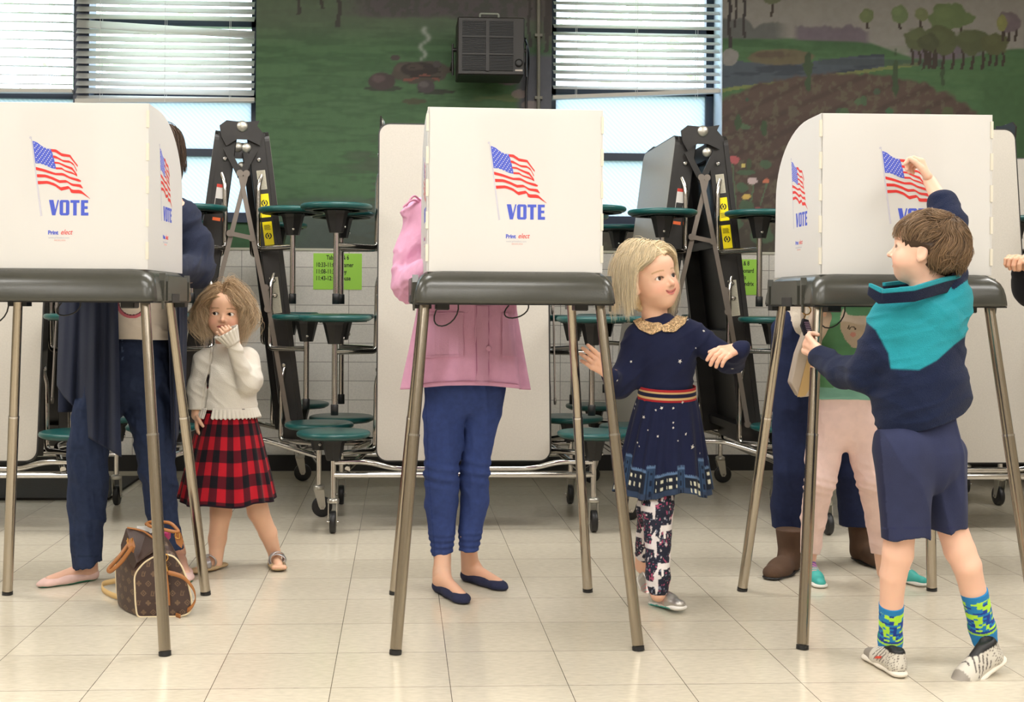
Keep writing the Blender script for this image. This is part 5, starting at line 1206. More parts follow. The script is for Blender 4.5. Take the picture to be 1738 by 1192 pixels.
# ---------- little girl in white cardigan ----------
def small_girl():
    Y=4.42; J=lambda px,py,dy=0: P(px,py,Y+dy); px2=Y/FPX
    root=person('little curly haired girl in white cardigan and red plaid skirt',(J(395,800)[0],Y,0))
    R=rotm(math.radians(2),math.radians(4),math.radians(3)); s=.184; hc=J(382,530); skc=(226,180,150)
    f,hcol,eyes,L=head_parts(hc,s,R,skc,lip=(196,110,100),neck_to=J(384,600,.02),gaze=(-.42,-.05),eyec=(52,40,34),brow=(150,118,86),neck_r=.2,mouth=True)
    wl=J(395,576,-.125); hl=hand_sdf(wl,J(375,548,-.15)-wl,nrm((-.25,.95,.1)),1,.085,curl=(.75,.85,.95,1.0),spread=.02,tcurl=.7,side=1,tang=.5)
    sk=uni(skc)
    legs=su(.012,chain([J(376,800),J(375,870,.0),J(369,915,.02),J(366,955,.02)],[.05,.038,.032,.024]),chain([J(425,800),J(438,868,.03),J(455,905,.07),J(467,942,.10)],[.05,.038,.032,.023]),
        rc(J(366,957,.03),J(345,965,-.01),.02,.016),rc(J(467,944,.10),J(473,961,.0),.021,.016))
    toes=[rc(J(337+2.6*k,965+.2*k,-.02-.010*k),J(332+2.8*k,966+.25*k,-.03-.010*k),.0075) for k in range(5)]+[rc(J(465+4.3*k,962.5,-.01),J(464.5+4.6*k,963.5,-.03),.0078) for k in range(5)]
    tor=su(.03,rc(J(388,740),J(385,640),.07,.075,(0,1,0),.8),rc(J(348,615),J(420,612),.03)); arms=su(.01,chain([J(345,615),J(337,665,.0),J(334,705,-.02)],[.028,.025,.02]),chain([J(420,614),J(424,655,-.02),wl],[.028,.025,.02]))
    body_mesh(root,[(f,.0024,hcol),(su(.003,su(.015,tor,arms,legs),*toes),.0035,sk),(hl,.0014,sk),(hand_sdf(J(334,704,-.02),J(334,730,-.03)-J(334,704,-.02),(1,.2,0),1,.10,curl=(.3,.3,.35,.4),side=1),.002,sk)]); build_eyes(root,eyes)
    wt=(224,218,206)
    cg=su(.03,rc(J(388,690),J(386,640),.105,.095,(0,1,0),.72),rc(J(386,640),J(384,606),.095,.06,(0,1,0),.7),rc(J(350,612),J(418,609),.036))
    sl=su(.02,chain([J(347,614),J(337,660),J(334,706,-.02)],[.045,.040,.030]))
    sr=su(.02,chain([J(418,612),J(424,645,-.03),J(420,650,-.06)],[.047,.046,.04]),rc(J(419,648,-.06),J(396,584,-.125),.037,.024))
    g=cg
    # front opening left of the middle
    ox=J(352,640)[0]
    def opening(p):
        px,py=proj(p); c_=np.interp(py,[592,625,700,715],[360,356,342,338]); w=np.interp(py,[592,600,626,640,715],[2,2.5,.5,3,7]); 
        return np.maximum((np.abs(px-c_)-w)*px2,p[:,1]-(Y-.0))
    g=F(lambda p,g=g:np.maximum(g(p),-opening(p)),g.lo,g.hi); g=su(.015,g,sl,sr); g=disp(g,lambda p:wrink(p,.003,26,nrm((.5,0,.8)),.4))
    g=cutp(g,J(388,694),(0,0,-1)); sdf('cardigan',g,.0032,knit_m,root,uni(wt))
    MB().box(tuple(J(413,695,-.086)-V3(.005,0,.0015)),tuple(J(413,695,-.086)+V3(.005,.002,.0015))).build('cardigan_tag',mat('tag_grey',hx(120,115,112),.5),root,world=True)
    # ruffled hem and cuff
    N=300; a_=np.linspace(0,2*np.pi,N,endpoint=False); a_=a_[(a_<np.radians(228))|(a_>np.radians(243))] ; i0=np.argmax(a_>np.radians(230)); a_=np.concatenate([a_[i0:],a_[:i0]]) ; Rg=[]
    for t in np.linspace(0,1,9):
        c=J(388-0*t,691+17*t); Rg.append(np.stack([c[0]+(.104+.012*t)*np.cos(a_)*(1+.02*t*np.sin(a_*46)),c[1]+(.077+.010*t)*np.sin(a_)*(1+.03*t*np.sin(a_*46)),np.full(len(a_),c[2])+.003*t*np.sin(a_*46+1)],1))
    loft('ruffled_hem',Rg,knit_m,root,np.repeat(lin(wt)[None],9*len(a_),0),closed=False,thick=.003)
    c0=J(396,584,-.125); c1=J(382,560,-.138); ax=nrm(c1-c0); u=nrm(np.cross(ax,(0,1,0))); w=np.cross(ax,u); a2=np.linspace(0,2*np.pi,160,endpoint=False); Rg=[]
    for t in np.linspace(0,1,8): Rg.append((c0+(c1-c0)*t*.9)+np.outer(np.cos(a2)*(.025+.019*t)*(1+.07*t*np.sin(a2*17)),u)+np.outer(np.sin(a2)*(.025+.012*t)*(1+.07*t*np.sin(a2*17)),w))
    loft('ruffled_cuff',Rg,knit_m,root,np.repeat(lin(wt)[None],8*160,0),thick=.0025)
    # dress: dark top and plaid skirt
    top=rc(J(388,690),J(385,640),.085,.078,(0,1,0),.75); 
    def tc_(V):
        px,py=proj(V); C=np.repeat(lin((34,26,30))[None],len(V),0); m=py>652; C[m]=lin((120,20,32)); C[m&((py//14)%2==0)]=lin((40,14,20)); return C
    sdf('dress_top',su(.02,top,rc(J(386,640),J(384,612),.075,.05,(0,1,0),.72)),.005,cloth_m,root,tc_)
    N=560; M_=120; a_=np.linspace(0,2*np.pi,N,endpoint=False); Rg=[];Cg=[]; red=lin((172,24,38)); dk=lin((84,16,28)); bk=lin((18,15,22))
    for i in range(M_):
        t=i/(M_-1); c=J(388-3*t,700+146*t); ru=.093+.080*t**.85; rv=.075+.075*t**.85
        pl=1+(.01+.022*t)*np.sin(a_*14+np.sin(a_*2)*2)+.02*t*np.sin(a_*6+2); Rg.append(np.stack([c[0]+ru*pl*np.cos(a_),c[1]+rv*pl*np.sin(a_),np.full(N,c[2])-.010*t*(-np.sin(a_))+.004*t*np.sin(a_*6)],1))
        iu=(a_/(2*np.pi)*17)%1<.5; iv=((t*3.6+.6)%1)<.5
        C=np.where(iu[:,None],np.where(iv,bk,dk) if True else 0,np.where(iv,dk,red)); 
        if t>.975: C=np.repeat(lin((30,14,26))[None],N,0)
        Cg.append(C)
    loft('plaid_skirt',Rg,cloth_m,root,np.array(Cg),thick=.002)
    # sandals
    silv=mat('silver_leather',hx(186,184,186),.3,.75,bump=.2,bscale=160); sol=mat('cork_sole',hx(176,150,112),.8,bump=.2)
    for (h,t,ank) in (((381,960,.06),(331,968,-.05),(366,946)),((465,950,.125),(476,966,-.05),(468,934))):
        hp=J(*h); tp=J(*t); hp[2]=.012; tp[2]=.012; d=nrm(tp-hp); x=np.cross(d,(0,0,1))
        so=su(.02,rc(hp+d*.015,hp+d*.075,.025,.024,(0,0,1),.34),rc(hp+d*.075,hp+d*.135,.025,.031,(0,0,1),.3)); V,Q=surfnets(so,.0025); sd=meshobj('sandal',V,Q,sol,root,world=True)
        def band(c,up,n,r,w_,m=silv,fl=1.):
            Rg=[]; a3=np.linspace(0,2*np.pi,40,endpoint=False); up=nrm(up); n=nrm(n); v=np.cross(n,up)
            for q in np.linspace(-.5,.5,5): Rg.append(np.asarray(c)+n*q*w_+np.outer(np.cos(a3)*r,v)+np.outer(np.sin(a3)*r*fl,up))
            loft('sandal_strap',Rg,m,sd,thick=.003)
        band(hp+d*.035+V3(0,0,.062),(0,0,1),nrm(V3(0,0,1)+.2*d),.0315,.016)
        band(hp+d*.095+V3(0,0,.018),(0,0,1),nrm(d+x*.3),.031,.022,fl=.75); band(hp+d*.080+V3(0,0,.022),(0,0,1),nrm(d-x*.5),.031,.014,fl=.8)
    # hair: wavy, shoulder length
    cap=su(.03,ell(L(0,.11,.13),np.array((.405,.455,.405))*s,R),ell(L(0,.2,-.15),np.array((.46,.34,.34))*s,R))
    cut=ell(L(.01,-.50,-.26),np.array((.33,.46,.46))*s,R); base=sb(cap,cut,.015)
    base=cutp(base,L(0,0,-.42),R@V3(0,0,-1.)); V,Q=surfnets(disp(base,lambda p:.006*(vnoise(p,60)-.5)),.004)
    rs=np.random.RandomState(21); N=6000; q=np.zeros((N,3)); u_=rs.rand(N)
    q[:,0]=(-.06+.03*rs.randn(N)); q[:,1]=-.34+.70*u_; q[:,2]=.46-.6*np.abs(q[:,1]-.1)**2; sd_=np.where(rs.rand(N)<.5,-1,1); ex=rs.rand(N)<.6; q[ex,0]+=sd_[ex]*rs.rand(ex.sum())*.36; q[ex,2]-=.5*(q[ex,0]+.06)**2*2
    hl_=rs.rand(N)<.30; q[hl_,0]=rs.uniform(-.27,.27,hl_.sum()); q[hl_,2]=.325-1.3*q[hl_,0]**2+.03*rs.rand(hl_.sum()); q[hl_,1]=-.30+.4*q[hl_,0]**2; sd_=np.where(hl_,np.sign(q[:,0]+.07),sd_)
    roots=hc+(q*s)@R.T; D=np.stack([sd_*np.where(hl_,.8,1.),.35+.4*rs.randn(N)*.5+np.where(hl_,.9,0),.05+np.where(hl_,.75,0)],1)@R.T; ph=rs.rand(N)*6.28; fq=rs.uniform(9,15,N); cl=np.floor(q[:,1]*26)+3*np.floor(q[:,0]*14)
    ph=cl*1.7; am=.42+.12*rs.rand(N); fq=10+3*np.sin(cl*2.3)+rs.rand(N)*.6
    def flow(Pp,D,t):
        g=np.array((0,0,-1.)); D=D/np.linalg.norm(D,axis=1)[:,None]; loc=((Pp-hc)@R)/s; D=D*.78+g*(.20+.5*t)
        b=np.clip((-.12-loc[:,1]),0,.3)*(np.abs(loc[:,0])<.4)*(loc[:,2]<.24); D=D+(np.stack([np.sign(loc[:,0])*1.,np.ones(len(loc)),0*b],1)@R.T)*b[:,None]*3.2
        wv_=np.sin(t*fq+ph)*am*1.1*min(1,t*2.2); D=D+wv_[:,None]*(np.stack([np.ones(len(loc)),.6*np.cos(ph),0*b],1)@R.T)
        D=D+(np.stack([np.sign(loc[:,0])*(.06 if t<.6 else -.45),0*b,0*b],1)@R.T)
        return D+.04*rs.randn(*D.shape)
    A=strands(cap,roots,D,.205+.02*rs.randn(N),18,.0008,.005,flow,haircol((170,138,102),.24,(206,184,152)),root)
    sq=lambda A_,k: hc+(((A_-hc)@R)*np.array((k,1,.95)))@R.T
    A=(sq(A[0],.85),A[1],A[2]); V=sq(V,.97)
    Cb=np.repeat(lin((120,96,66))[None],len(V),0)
    meshobj('hair',np.concatenate([V,A[0]]),np.concatenate([Q,A[1]+len(V)]),hair_m,root,np.concatenate([Cb,A[2]]),world=True)
small_girl()
# ---------- adults ----------
def adult_head(hc,R,neck,skc=(222,176,148),s=.225):
    return head_parts(hc,s,R,skc,age='adult',neck_to=neck,neck_r=.22)
def simple_hair(root,hc,R,L,s,colr,long=.0,N=2200,seed=4,length=.22,curly=0,bun=False):
    cap=su(.03,ell(L(0,.10,.14),np.array((.40,.47,.40))*s,R),ell(L(0,.22,-.10),np.array((.36,.32,.40))*s,R)); cut=ell(L(0,-.52,-.20),np.array((.30,.46,.50))*s,R)
    base=sb(cap,cut,.015); V,Q=surfnets(base,.005); rs=np.random.RandomState(seed)
    q=np.zeros((N,3)); q[:,0]=.02*rs.randn(N); q[:,1]=-.32+.7*rs.rand(N); q[:,2]=.46-.6*np.abs(q[:,1]-.1)**2; sd=np.where(rs.rand(N)<.5,-1,1); roots=hc+(q*s)@R.T; D=np.stack([sd*1.,.3+.3*rs.randn(N),0*q[:,0]],1)@R.T
    def flow(Pp,D,t):
        loc=((Pp-hc)@R)/s; D=D/np.linalg.norm(D,axis=1)[:,None]*.8+np.array((0,0,-1.))*(.22+.5*t); b=np.clip((-.14-loc[:,1]),0,.3)*(np.abs(loc[:,0])<.38)*(loc[:,2]<.32)
        return D+(np.stack([np.sign(loc[:,0])*.8,np.ones(len(loc)),0*b],1)@R.T)*b[:,None]*3+.05*rs.randn(*D.shape)
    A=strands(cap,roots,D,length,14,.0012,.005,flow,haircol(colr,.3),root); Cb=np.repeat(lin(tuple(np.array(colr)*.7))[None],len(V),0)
    meshobj('hair',np.concatenate([V,A[0]]),np.concatenate([Q,A[1]+len(V)]),hair_m,root,np.concatenate([Cb,A[2]]),world=True)
def flat_shoe(root,heel,d,L,colr,solec,m=None,name='flat_shoe'):
    d=nrm((d[0],d[1],0)); x=np.cross(d,(0,0,1)); z=V3(0,0,1); T=lambda a,b,c:np.asarray(heel,float)+x*a*L+d*b*L+z*c*L
    b=su(.05*L,rc(T(0,.13,.10),T(0,.14,.17),.115*L,.105*L),rc(T(0,.12,.09),T(0,.55,.075),.115*L,.125*L,z,.75),rc(T(0,.5,.075),T(.02,.80,.06),.14*L,.135*L,z,.55),rc(T(.02,.8,.06),T(.02,.92,.05),.11*L,.06*L,z,.6))
    hole=su(.02*L,rc(T(0,.13,.32),T(0,.3,.25),.10*L,.10*L),rc(T(0,.3,.23),T(.01,.68,.155),.10*L,.085*L,z,.9))
    b=sb(b,hole,.01*L); b=cutp(b,T(0,0,.02),(0,0,-1)); u=sdf(name,b,L/80,m or suede_m,root,uni(colr))
    s_=rc(T(0,.13,.02),T(.01,.85,.02),.11*L,.12*L,z,.18); V,Q=surfnets(su(.02*L,rc(T(0,.13,.02),T(0,.5,.02),.10*L,.12*L,z,.2),rc(T(0,.5,.02),T(.02,.84,.02),.12*L,.11*L,z,.2)),L/60)
    meshobj('shoe_sole',V,Q,mat('rubber_sole',rough=.6,attr=True),u,uni(solec)(V),world=True)
    foot=su(.04*L,rc(T(0,.14,.30),T(0,.30,.20),.09*L,.09*L),rc(T(0,.28,.18),T(.01,.78,.08),.10*L,.085*L),rc(T(0,.13,.12),T(0,.3,.12),.09*L,.09*L)); return foot,T
def woman_pink():
    Y=4.10; J=lambda px,py,dy=0: P(px,py,Y+dy)
    root=person('adult in pink coat, blue jeans and navy flats behind middle booth',(J(790,1000)[0],Y,0)); R=rotm(0,math.radians(18),0); hc=J(795,300,-.06); skc=(222,174,146)
    f,hcol,eyes,L=adult_head(hc,R,J(793,365,.02)); 
    h1=G(728,1006); h1=G(745,985)+V3(0,.03,0); f1,T1=flat_shoe(root,G(741,1002),(.42,-.9),.235,(34,38,66),(24,24,34)); f2,T2=flat_shoe(root,G(786,984),(.62,-.78),.235,(34,38,66),(24,24,34))
    legs=su(.01,chain([J(755,700,.02),J(750,800,.02),J(751,930,.03),T1(0,.16,.25)],[.04,.03,.026,.031]),chain([J(818,700,.06),J(804,800,.06),J(794,905,.045),T2(0,.16,.25)],[.035,.03,.025,.031]))
    wl=J(745,447,-.36); wr=J(840,444,-.38); al=chain([J(715,372),J(695,480,-.05),wl],[.045,.038,.026]); ar=chain([J(868,372),J(885,470,-.05),wr],[.045,.038,.026]); hl=hand_sdf(wl,V3(.4,-.9,0),(0,0,-1),1,.17,side=1); hr=hand_sdf(wr,V3(-.4,-.9,0),(0,0,-1),1,.17,side=1)
    tor=su(.05,rc(J(792,600,.03),J(793,420),.08,.10,(0,1,0),.75),rc(J(730,368),J(855,368),.045))
    body_mesh(root,[(f,.004,hcol),(su(.03,tor,legs,al,ar),.007,uni(skc)),(su(.02,f1,rc(T1(0,.16,.2),J(752,930,.03),.031,.028)),.0035,uni(skc)),(su(.02,f2,rc(T2(0,.16,.2),J(794,912,.03),.031,.028)),.0035,uni(skc)),(hl,.003,uni(skc)),(hr,.003,uni(skc))]); build_eyes(root,eyes)
    simple_hair(root,hc,R,L,.225,(170,140,96))
    jn=pants(J,[[(758,660,74,0),(753,700,70,0),(753,750,67,0),(750,800,58,-.02),(750,850,60,.01),(751,900,47,.02),(752,975,30,.03)],[(820,660,74,.02),(818,700,66,.03),(811,750,56,.03),(805,800,51,.02),(804,850,50,.04),(797,900,42,.04),(792,960,30,.04)]],Y,rc(J(785,620),J(788,645),.125,.128,(0,1,0),.8),kl=.003)
    jn=cutp(jn,J(752,943),nrm((.10,.0,-1))); jn=disp(jn,lambda p:wrink(p,.0045,20,(1,0,.2),.4)+.0035*np.exp(-((p[:,2]-J(750,800)[2])/.05)**2)*np.sin(p[:,2]*170+p[:,0]*30)+.002*np.exp(-((p[:,2]-J(750,925)[2])/.04)**2)*np.sin(p[:,2]*300))
    def jc(V): px,py=proj(V); C=np.repeat(lin((55,71,124))[None],len(V),0); C[np.abs(px-np.interp(py,[660,800,940],[722,727,738]))<.8]=lin((44,62,118)); return C
    sdf('jeans',jn,.0045,denim_m,root,jc)
    pk=(216,160,190); N=360; M_=70; Rg=[]; a_=np.linspace(0,2*np.pi,N,endpoint=False)
    for i in range(M_):
        t=i/(M_-1); py=395+(655-395)*t; c=J(792+ (t>.5)*(t-.5)*-4,py); ru=np.interp(t,[0,.3,.5,.75,1],[.165,.160,.168,.19,.215]); rv=np.interp(t,[0,.4,1],[.12,.125,.15]); tt=max(0,t-.45)/.55
        pl=1+(.006+.04*tt)*np.sin(a_*9+1.2*np.sin(a_*2)+2+1.2*t)+.018*tt*np.sin(a_*17)+.012*np.clip(1-6*np.abs(fbm(np.stack([np.cos(a_)*3,np.sin(a_)*3,t*1.2+0*a_],-1),1.1,2)-.5),-1,1)
        dip=.028*tt*(1-np.abs(np.sin(a_)))+.0
        Rg.append(np.stack([c[0]+ru*pl*np.cos(a_),c[1]+rv*pl*np.sin(a_),np.full(N,c[2])-dip*-.0-.012*tt*np.cos(a_*2)],1))
    loft('coat_body',Rg,cloth_m,root,np.repeat(lin(pk)[None],N*M_,0),thick=.004); lining=None
    coat=su(.03,rc(J(792,430),J(792,400),.16,.15,(0,1,0),.75),rc(J(725,372),J(858,372),.065),chain([J(716,378),J(700,450,-.02),J(697,478,-.05)],[.075,.068,.065]),rc(J(697,478,-.05),J(738,452,-.32),.062,.042),chain([J(866,378),J(884,450,-.03),J(882,478,-.06)],[.075,.068,.065]),rc(J(882,476,-.06),J(842,450,-.34),.06,.042),ell(J(793,350,.08),(.11,.06,.06)))
    sdf('coat_sleeves_and_hood',disp(coat,lambda p:wrink(p,.012,13,nrm((.5,.2,-.5)),.35)+wrink(p,.004,34,nrm((.7,.1,-.3)),.4)),.0055,cloth_m,root,uni(pk))
    b=MB()
    for (a,c,d) in ((J(715,342,-.03),J(702,330,-.07),J(689,350,-.08)),(J(715,345,-.03),J(700,338,-.08),J(684,352,-.08))): b.tube([a,c,d],.0035,8,bend=.02)
    b.build('hood_drawcord',mat('pink_cord',hx(208,140,170),.7),root,world=True)
    # pockets, placket on the coat front
    def onfront(px,py):
        # coat front surface at pixel
        t=(py-395)/260; i=min(max(t,0),1)*(M_-1); A=np.array(Rg[int(i)]); X,Yp=proj(A); fr=A[:,1]<Y; k=np.argmin(np.abs(X-px)+(~fr)*1e5); return A[k]
    pm=mat('pink_pocket_cloth',lin(tuple(np.array(pk)*.97)),.85,bump=.25,bscale=300,var=.04); sm_=mat('pink_seam',hx(176,112,146),.85)
    def strip(nm,x0,x1,y0,y1,o_,m,nx=8,ny=6):
        V=[];Q=[]
        for lay in (0,1):
            for j in range(ny+1):
                for i in range(nx+1):
                    p=onfront(x0+(x1-x0)*i/nx,y0+(y1-y0)*j/ny); V.append(p+V3(0,-(.002+o_*(1-lay)),0))
        n=(nx+1)*(ny+1)
        for j in range(ny):
            for i in range(nx): a=j*(nx+1)+i; Q.append((a,a+nx+1,a+nx+2,a+1))
        per=[i for i in range(nx+1)]+[(j)*(nx+1)+nx for j in range(1,ny+1)]+[ny*(nx+1)+i for i in range(nx-1,-1,-1)]+[j*(nx+1) for j in range(ny-1,0,-1)]
        for k in range(len(per)): a,b_=per[k],per[(k+1)%len(per)]; Q.append((a,b_,b_+n,a+n))
        return meshobj(nm,np.array(V),Q,m,root,smooth=False,world=True)
    strip('coat_pocket',722,786,531,608,.005,pm); strip('coat_pocket',852,876,531,606,.005,pm); strip('coat_placket',806,831,520,654,.004,pm)
    for x in (808,829): strip('seam_line',x,x+.9,520,652,.0052,sm_,1,12)
    for (x0,x1,y0,y1) in ((725,783,536,537.2),(725,783,603,604.2),(702,892,648,649.2)): strip('seam_line',x0,x1,y0,y1,.0065,sm_,14,1)
    p=onfront(829,594); MB().lathe([(.001,0),(.010,0),(.010,.003),(.007,.004)],16,frame(p+V3(0,-.006,0),(1,0,0),(0,0,1),(0,-1,0))).build('coat_button',pm,root,world=True)
woman_pink()
def woman_left():
    Y=4.28; J=lambda px,py,dy=0: P(px,py,Y+dy)
    root=person('adult in long navy cardigan and dark jeans behind left booth',(J(200,990)[0],Y,0)); skc=(224,178,154); R=rotm(math.radians(-14),math.radians(20),0); hc=J(260,282,-.06)
    f,hcol,eyes,L=adult_head(hc,R,J(236,365,.03)); f1,T1=flat_shoe(root,G(167,983),(-.78,-.62),.225,(226,192,184),(40,110,80)); f2,T2=flat_shoe(root,G(300,968),(.32,-.85),.235,(226,192,184),(40,110,80))
    legs=su(.01,chain([J(185,620),J(150,800),T1(0,.17,.3)],[.05,.03,.026]),chain([J(250,620),J(268,800),T2(0,.17,.3)],[.05,.03,.026]))
    wl=J(175,447,-.34); wr=J(262,450,-.36); al=chain([J(165,360),J(135,470,.0),wl],[.05,.04,.027]); ar=chain([J(300,360),J(335,465,.0),wr],[.05,.04,.027]); hl=hand_sdf(wl,V3(.4,-.9,0),(0,0,-1),1,.17,side=1); hr=hand_sdf(wr,V3(-.4,-.9,0),(0,0,-1),1,.17,side=1)
    tor=su(.05,rc(J(222,580),J(232,420),.09,.11,(0,1,0),.75),rc(J(175,370),J(290,370),.05))
    body_mesh(root,[(f,.0035,hcol),(su(.03,tor,legs,al,ar),.007,uni(skc)),(su(.02,f1,rc(T1(0,.16,.2),J(149,935,.0),.03,.026)),.0035,uni(skc)),(f2,.004,uni(skc)),(hl,.003,uni(skc)),(hr,.003,uni(skc))]); build_eyes(root,eyes)
    simple_hair(root,hc,R,L,.225,(78,60,46),N=1800,length=.20)
    jn=pants(J,[[(182,650,76,0),(165,700,76,0),(152,750,70,-.02),(149,800,66,-.02),(148,850,62,-.01),(149,900,56,-.02),(152,985,46,-.03)],[(250,640,80,0),(254,700,76,0),(262,750,70,-.02),(268,800,62,-.02),(272,860,58,.0),(298,985,46,-.01)]],Y,rc(J(222,600),J(222,630),.128,.145,(0,1,0),.75))
    jn=cutp(jn,J(146,958),(.15,0,-1)); jn=disp(jn,lambda p:wrink(p,.008,14,(1,0,.25),.4)+wrink(p,.003,40,(1,0,.1),.4))
    def jc(V): px,py=proj(V); C=np.repeat(lin((42,52,78))[None],len(V),0); C[(py>944)&(py<946)]=lin((34,44,66)); C[(np.abs(px-207.5)<.8)&(py<612)&(py>575)]=lin((80,94,124)); return C
    sdf('jeans',jn,.0055,denim_m,root,jc)
    # shirt with a ring print
    sh=su(.03,rc(J(232,560),J(232,420),.135,.14,(0,1,0),.8)); sh=disp(cutp(sh,J(232,576),(0,0,-1)),lambda p:wrink(p,.003,24,(0,0,1),.4))
    def shc(V):
        px,py=proj(V); C=np.repeat(lin((228,216,204))[None],len(V),0); d=np.hypot(px-224,(py-513)); C[(np.abs(d-25)<2.6)]=lin((208,112,126)); C[(np.abs(d-22)<.8)]=lin((90,50,60)); return C
    sdf('white_tshirt',sh,.0022,cloth_m,root,shc)
    cd_=(38,44,64); N=120
    # cardigan: two hanging fronts and a back, as one open shell
    def shell(nm,pts_top,pts_bot,y0,y1,folds,hem,seed):
        Rg=[]; M_=60
        for i in range(M_):
            t=i/(M_-1); row=[]
            for k in range(N):
                u=k/(N-1); a=math.pi*(1.0-u)   # sweep
                row.append((u,t))
            Rg.append(row)
        return Rg
    def wrap(nm,xl0,xl1,xr0,xr1,ytop,hemf,depth0,depth1,seed):
        """front panel from the side seam to the open edge; x limits at top and bottom, hemf(u) bottom pixel row"""
        Rg=[]; M_=70; rs=np.random.RandomState(seed)
        for i in range(M_):
            t=i/(M_-1); ring=[]
            for k in range(N):
                u=k/(N-1); xa=xl0+(xl1-xl0)*t; xb=xr0+(xr1-xr0)*t; px=xa+(xb-xa)*u; py=ytop+(hemf(u)-ytop)*t
                dy=depth0+(depth1-depth0)*math.sin(u*math.pi*.5 if depth0>depth1 else u*math.pi*.5); dy+= (.004+.020*t)*math.sin(u*15+seed+1.5*math.sin(t*2))+.006*math.sin(u*37+t*3)
                ring.append(J(px,py,dy))
            Rg.append(ring)
        return loft(nm,Rg,knit_m,root,np.repeat(lin(cd_)[None],N*M_,0),closed=False,thick=.004)
    wrap('cardigan_front_panel',105,97,197,206,400,lambda u: np.interp(u,[0,.12,.25,.27,.42,.44,1],[655,675,690,690,708,740,776]),.06,-.145,1)
    wrap('cardigan_front_panel',320,314,280,293,400,lambda u: np.interp(u,[0,.4,1],[700,728,768]),.06,-.14,5)
    wrap('cardigan_back_panel',103,99,318,314,400,lambda u: 700,.10,.14,3)
    sl=su(.03,rc(J(232,440),J(234,400),.165,.15,(0,1,0),.75),rc(J(172,374),J(292,374),.07),chain([J(160,376),J(136,450),J(134,472)],[.075,.07,.062]),rc(J(134,472),J(172,455,-.3),.06,.042),chain([J(302,374,.02),J(326,420,.02),J(334,462,.0)],[.082,.072,.062]),rc(J(334,455,.0),J(272,455,-.32),.058,.042))
    op=rc(J(233,380,-.16),J(228,560,-.16),.04,.04); sl=sb(sl,op,.02)
    sdf('cardigan_sleeves',disp(sl,lambda p:wrink(p,.007,16,nrm((.5,.2,-.5)),.3)+wrink(p,.003,40,nrm((.6,.2,-.5)),.35)),.006,knit_m,root,uni(cd_))
woman_left()
def woman_boots():
    Y=4.45; J=lambda px,py,dy=0: P(px,py,Y+dy)
    root=person('adult in dark jeans and brown boots with cream fleece behind right booth',(J(1390,980)[0],Y,0)); skc=(222,176,150); R=rotm(math.radians(-6),math.radians(18),0); hc=J(1404,320,-.05)
    f,hcol,eyes,L=adult_head(hc,R,J(1400,375,.02)); wl=J(1375,447,-.30); wr=J(1500,447,-.30)
    tor=su(.05,rc(J(1395,580),J(1400,430),.09,.11,(0,1,0),.75),rc(J(1358,390),J(1452,390),.045)); legs=su(.02,chain([J(1352,620),J(1341,860,.02)],[.05,.022]),chain([J(1440,620),J(1449,860,.06)],[.05,.022])); al=chain([J(1355,392),J(1357,480),wl],[.04,.035,.026]); ar=chain([J(1456,392),J(1478,480),wr],[.045,.038,.026]); hl=hand_sdf(wl,V3(.3,-.9,0),(0,0,-1),1,.17,side=1); hr=hand_sdf(wr,V3(-.4,-.9,0),(0,0,-1),1,.17,side=1)
    body_mesh(root,[(f,.004,hcol),(su(.03,tor,legs,al,ar),.007,uni(skc)),(hl,.003,uni(skc)),(hr,.003,uni(skc))]); build_eyes(root,eyes); simple_hair(root,hc,R,L,.225,(110,82,58))
    jn=pants(J,[[(1350,560,80,0),(1349,620,76,0),(1347,720,70,0),(1344,800,64,-.02),(1338,860,58,.02),(1338,930,52,.04)],[(1440,560,80,0),(1442,620,76,0),(1445,720,66,0),(1448,800,56,-.02),(1449,860,54,.04),(1449,930,50,.07)]],Y,rc(J(1397,560),J(1396,590),.14,.15,(0,1,0),.8))
    jn=cutp(jn,J(1345,898),(0,0,-1)); sdf('jeans',disp(jn,lambda p:wrink(p,.005,16,(1,0,.2),.4)),.0055,denim_m,root,uni((36,44,74)))
    top=su(.03,rc(J(1397,540),J(1400,430),.155,.15,(0,1,0),.78),rc(J(1362,392),J(1450,392),.06),chain([J(1360,396),J(1362,470),J(1366,530),J(1366,552,-.05)],[.06,.06,.06,.06]),rc(J(1364,470,-.05),J(1373,450,-.3),.055,.045),chain([J(1454,396),J(1470,480)],[.06,.055]),rc(J(1470,476),J(1497,450,-.27),.055,.045)); top=cutp(top,J(1397,562),(0,0,-1)) if False else top
    sdf('fleece_jacket',disp(top,lambda p:wrink(p,.006,14,nrm((.3,0,-.8)),.4)+.003*(vnoise(p,160)-.5)),.006,fleece_m,root,uni((224,212,196)))
    for (g,d) in ((G(1347,966),(-.62,-.8)),(G(1450,948),(.22,-.95))):
        L_=.25; d=nrm((*d,0)); x=np.cross(d,(0,0,1)); T=lambda a,b,c:g+x*a*L_+d*b*L_+V3(0,0,c*L_)
        bt=su(.03,rc(T(0,.17,.16),T(0,.17,.60),.15*L_,.205*L_),rc(T(0,.2,.15),T(0,.6,.11),.145*L_,.14*L_),rc(T(0,.55,.11),T(.02,.82,.09),.15*L_,.14*L_,(0,0,1),.8)); bt=cutp(cutp(bt,T(0,0,.035),(0,0,-1)),T(0,0,.62),(0,0,1)); b=sdf('ankle_boot',bt,.0035,suede_m,root,uni((84,62,46)))
        so=su(.02,rc(T(0,.15,.03),T(0,.5,.03),.14*L_,.13*L_,(0,0,1),.2),rc(T(0,.5,.03),T(.02,.83,.03),.14*L_,.14*L_,(0,0,1),.2)); V,Q=surfnets(so,.003); meshobj('boot_sole',V,Q,BLACK,b,world=True)
    return root
woman_boots()
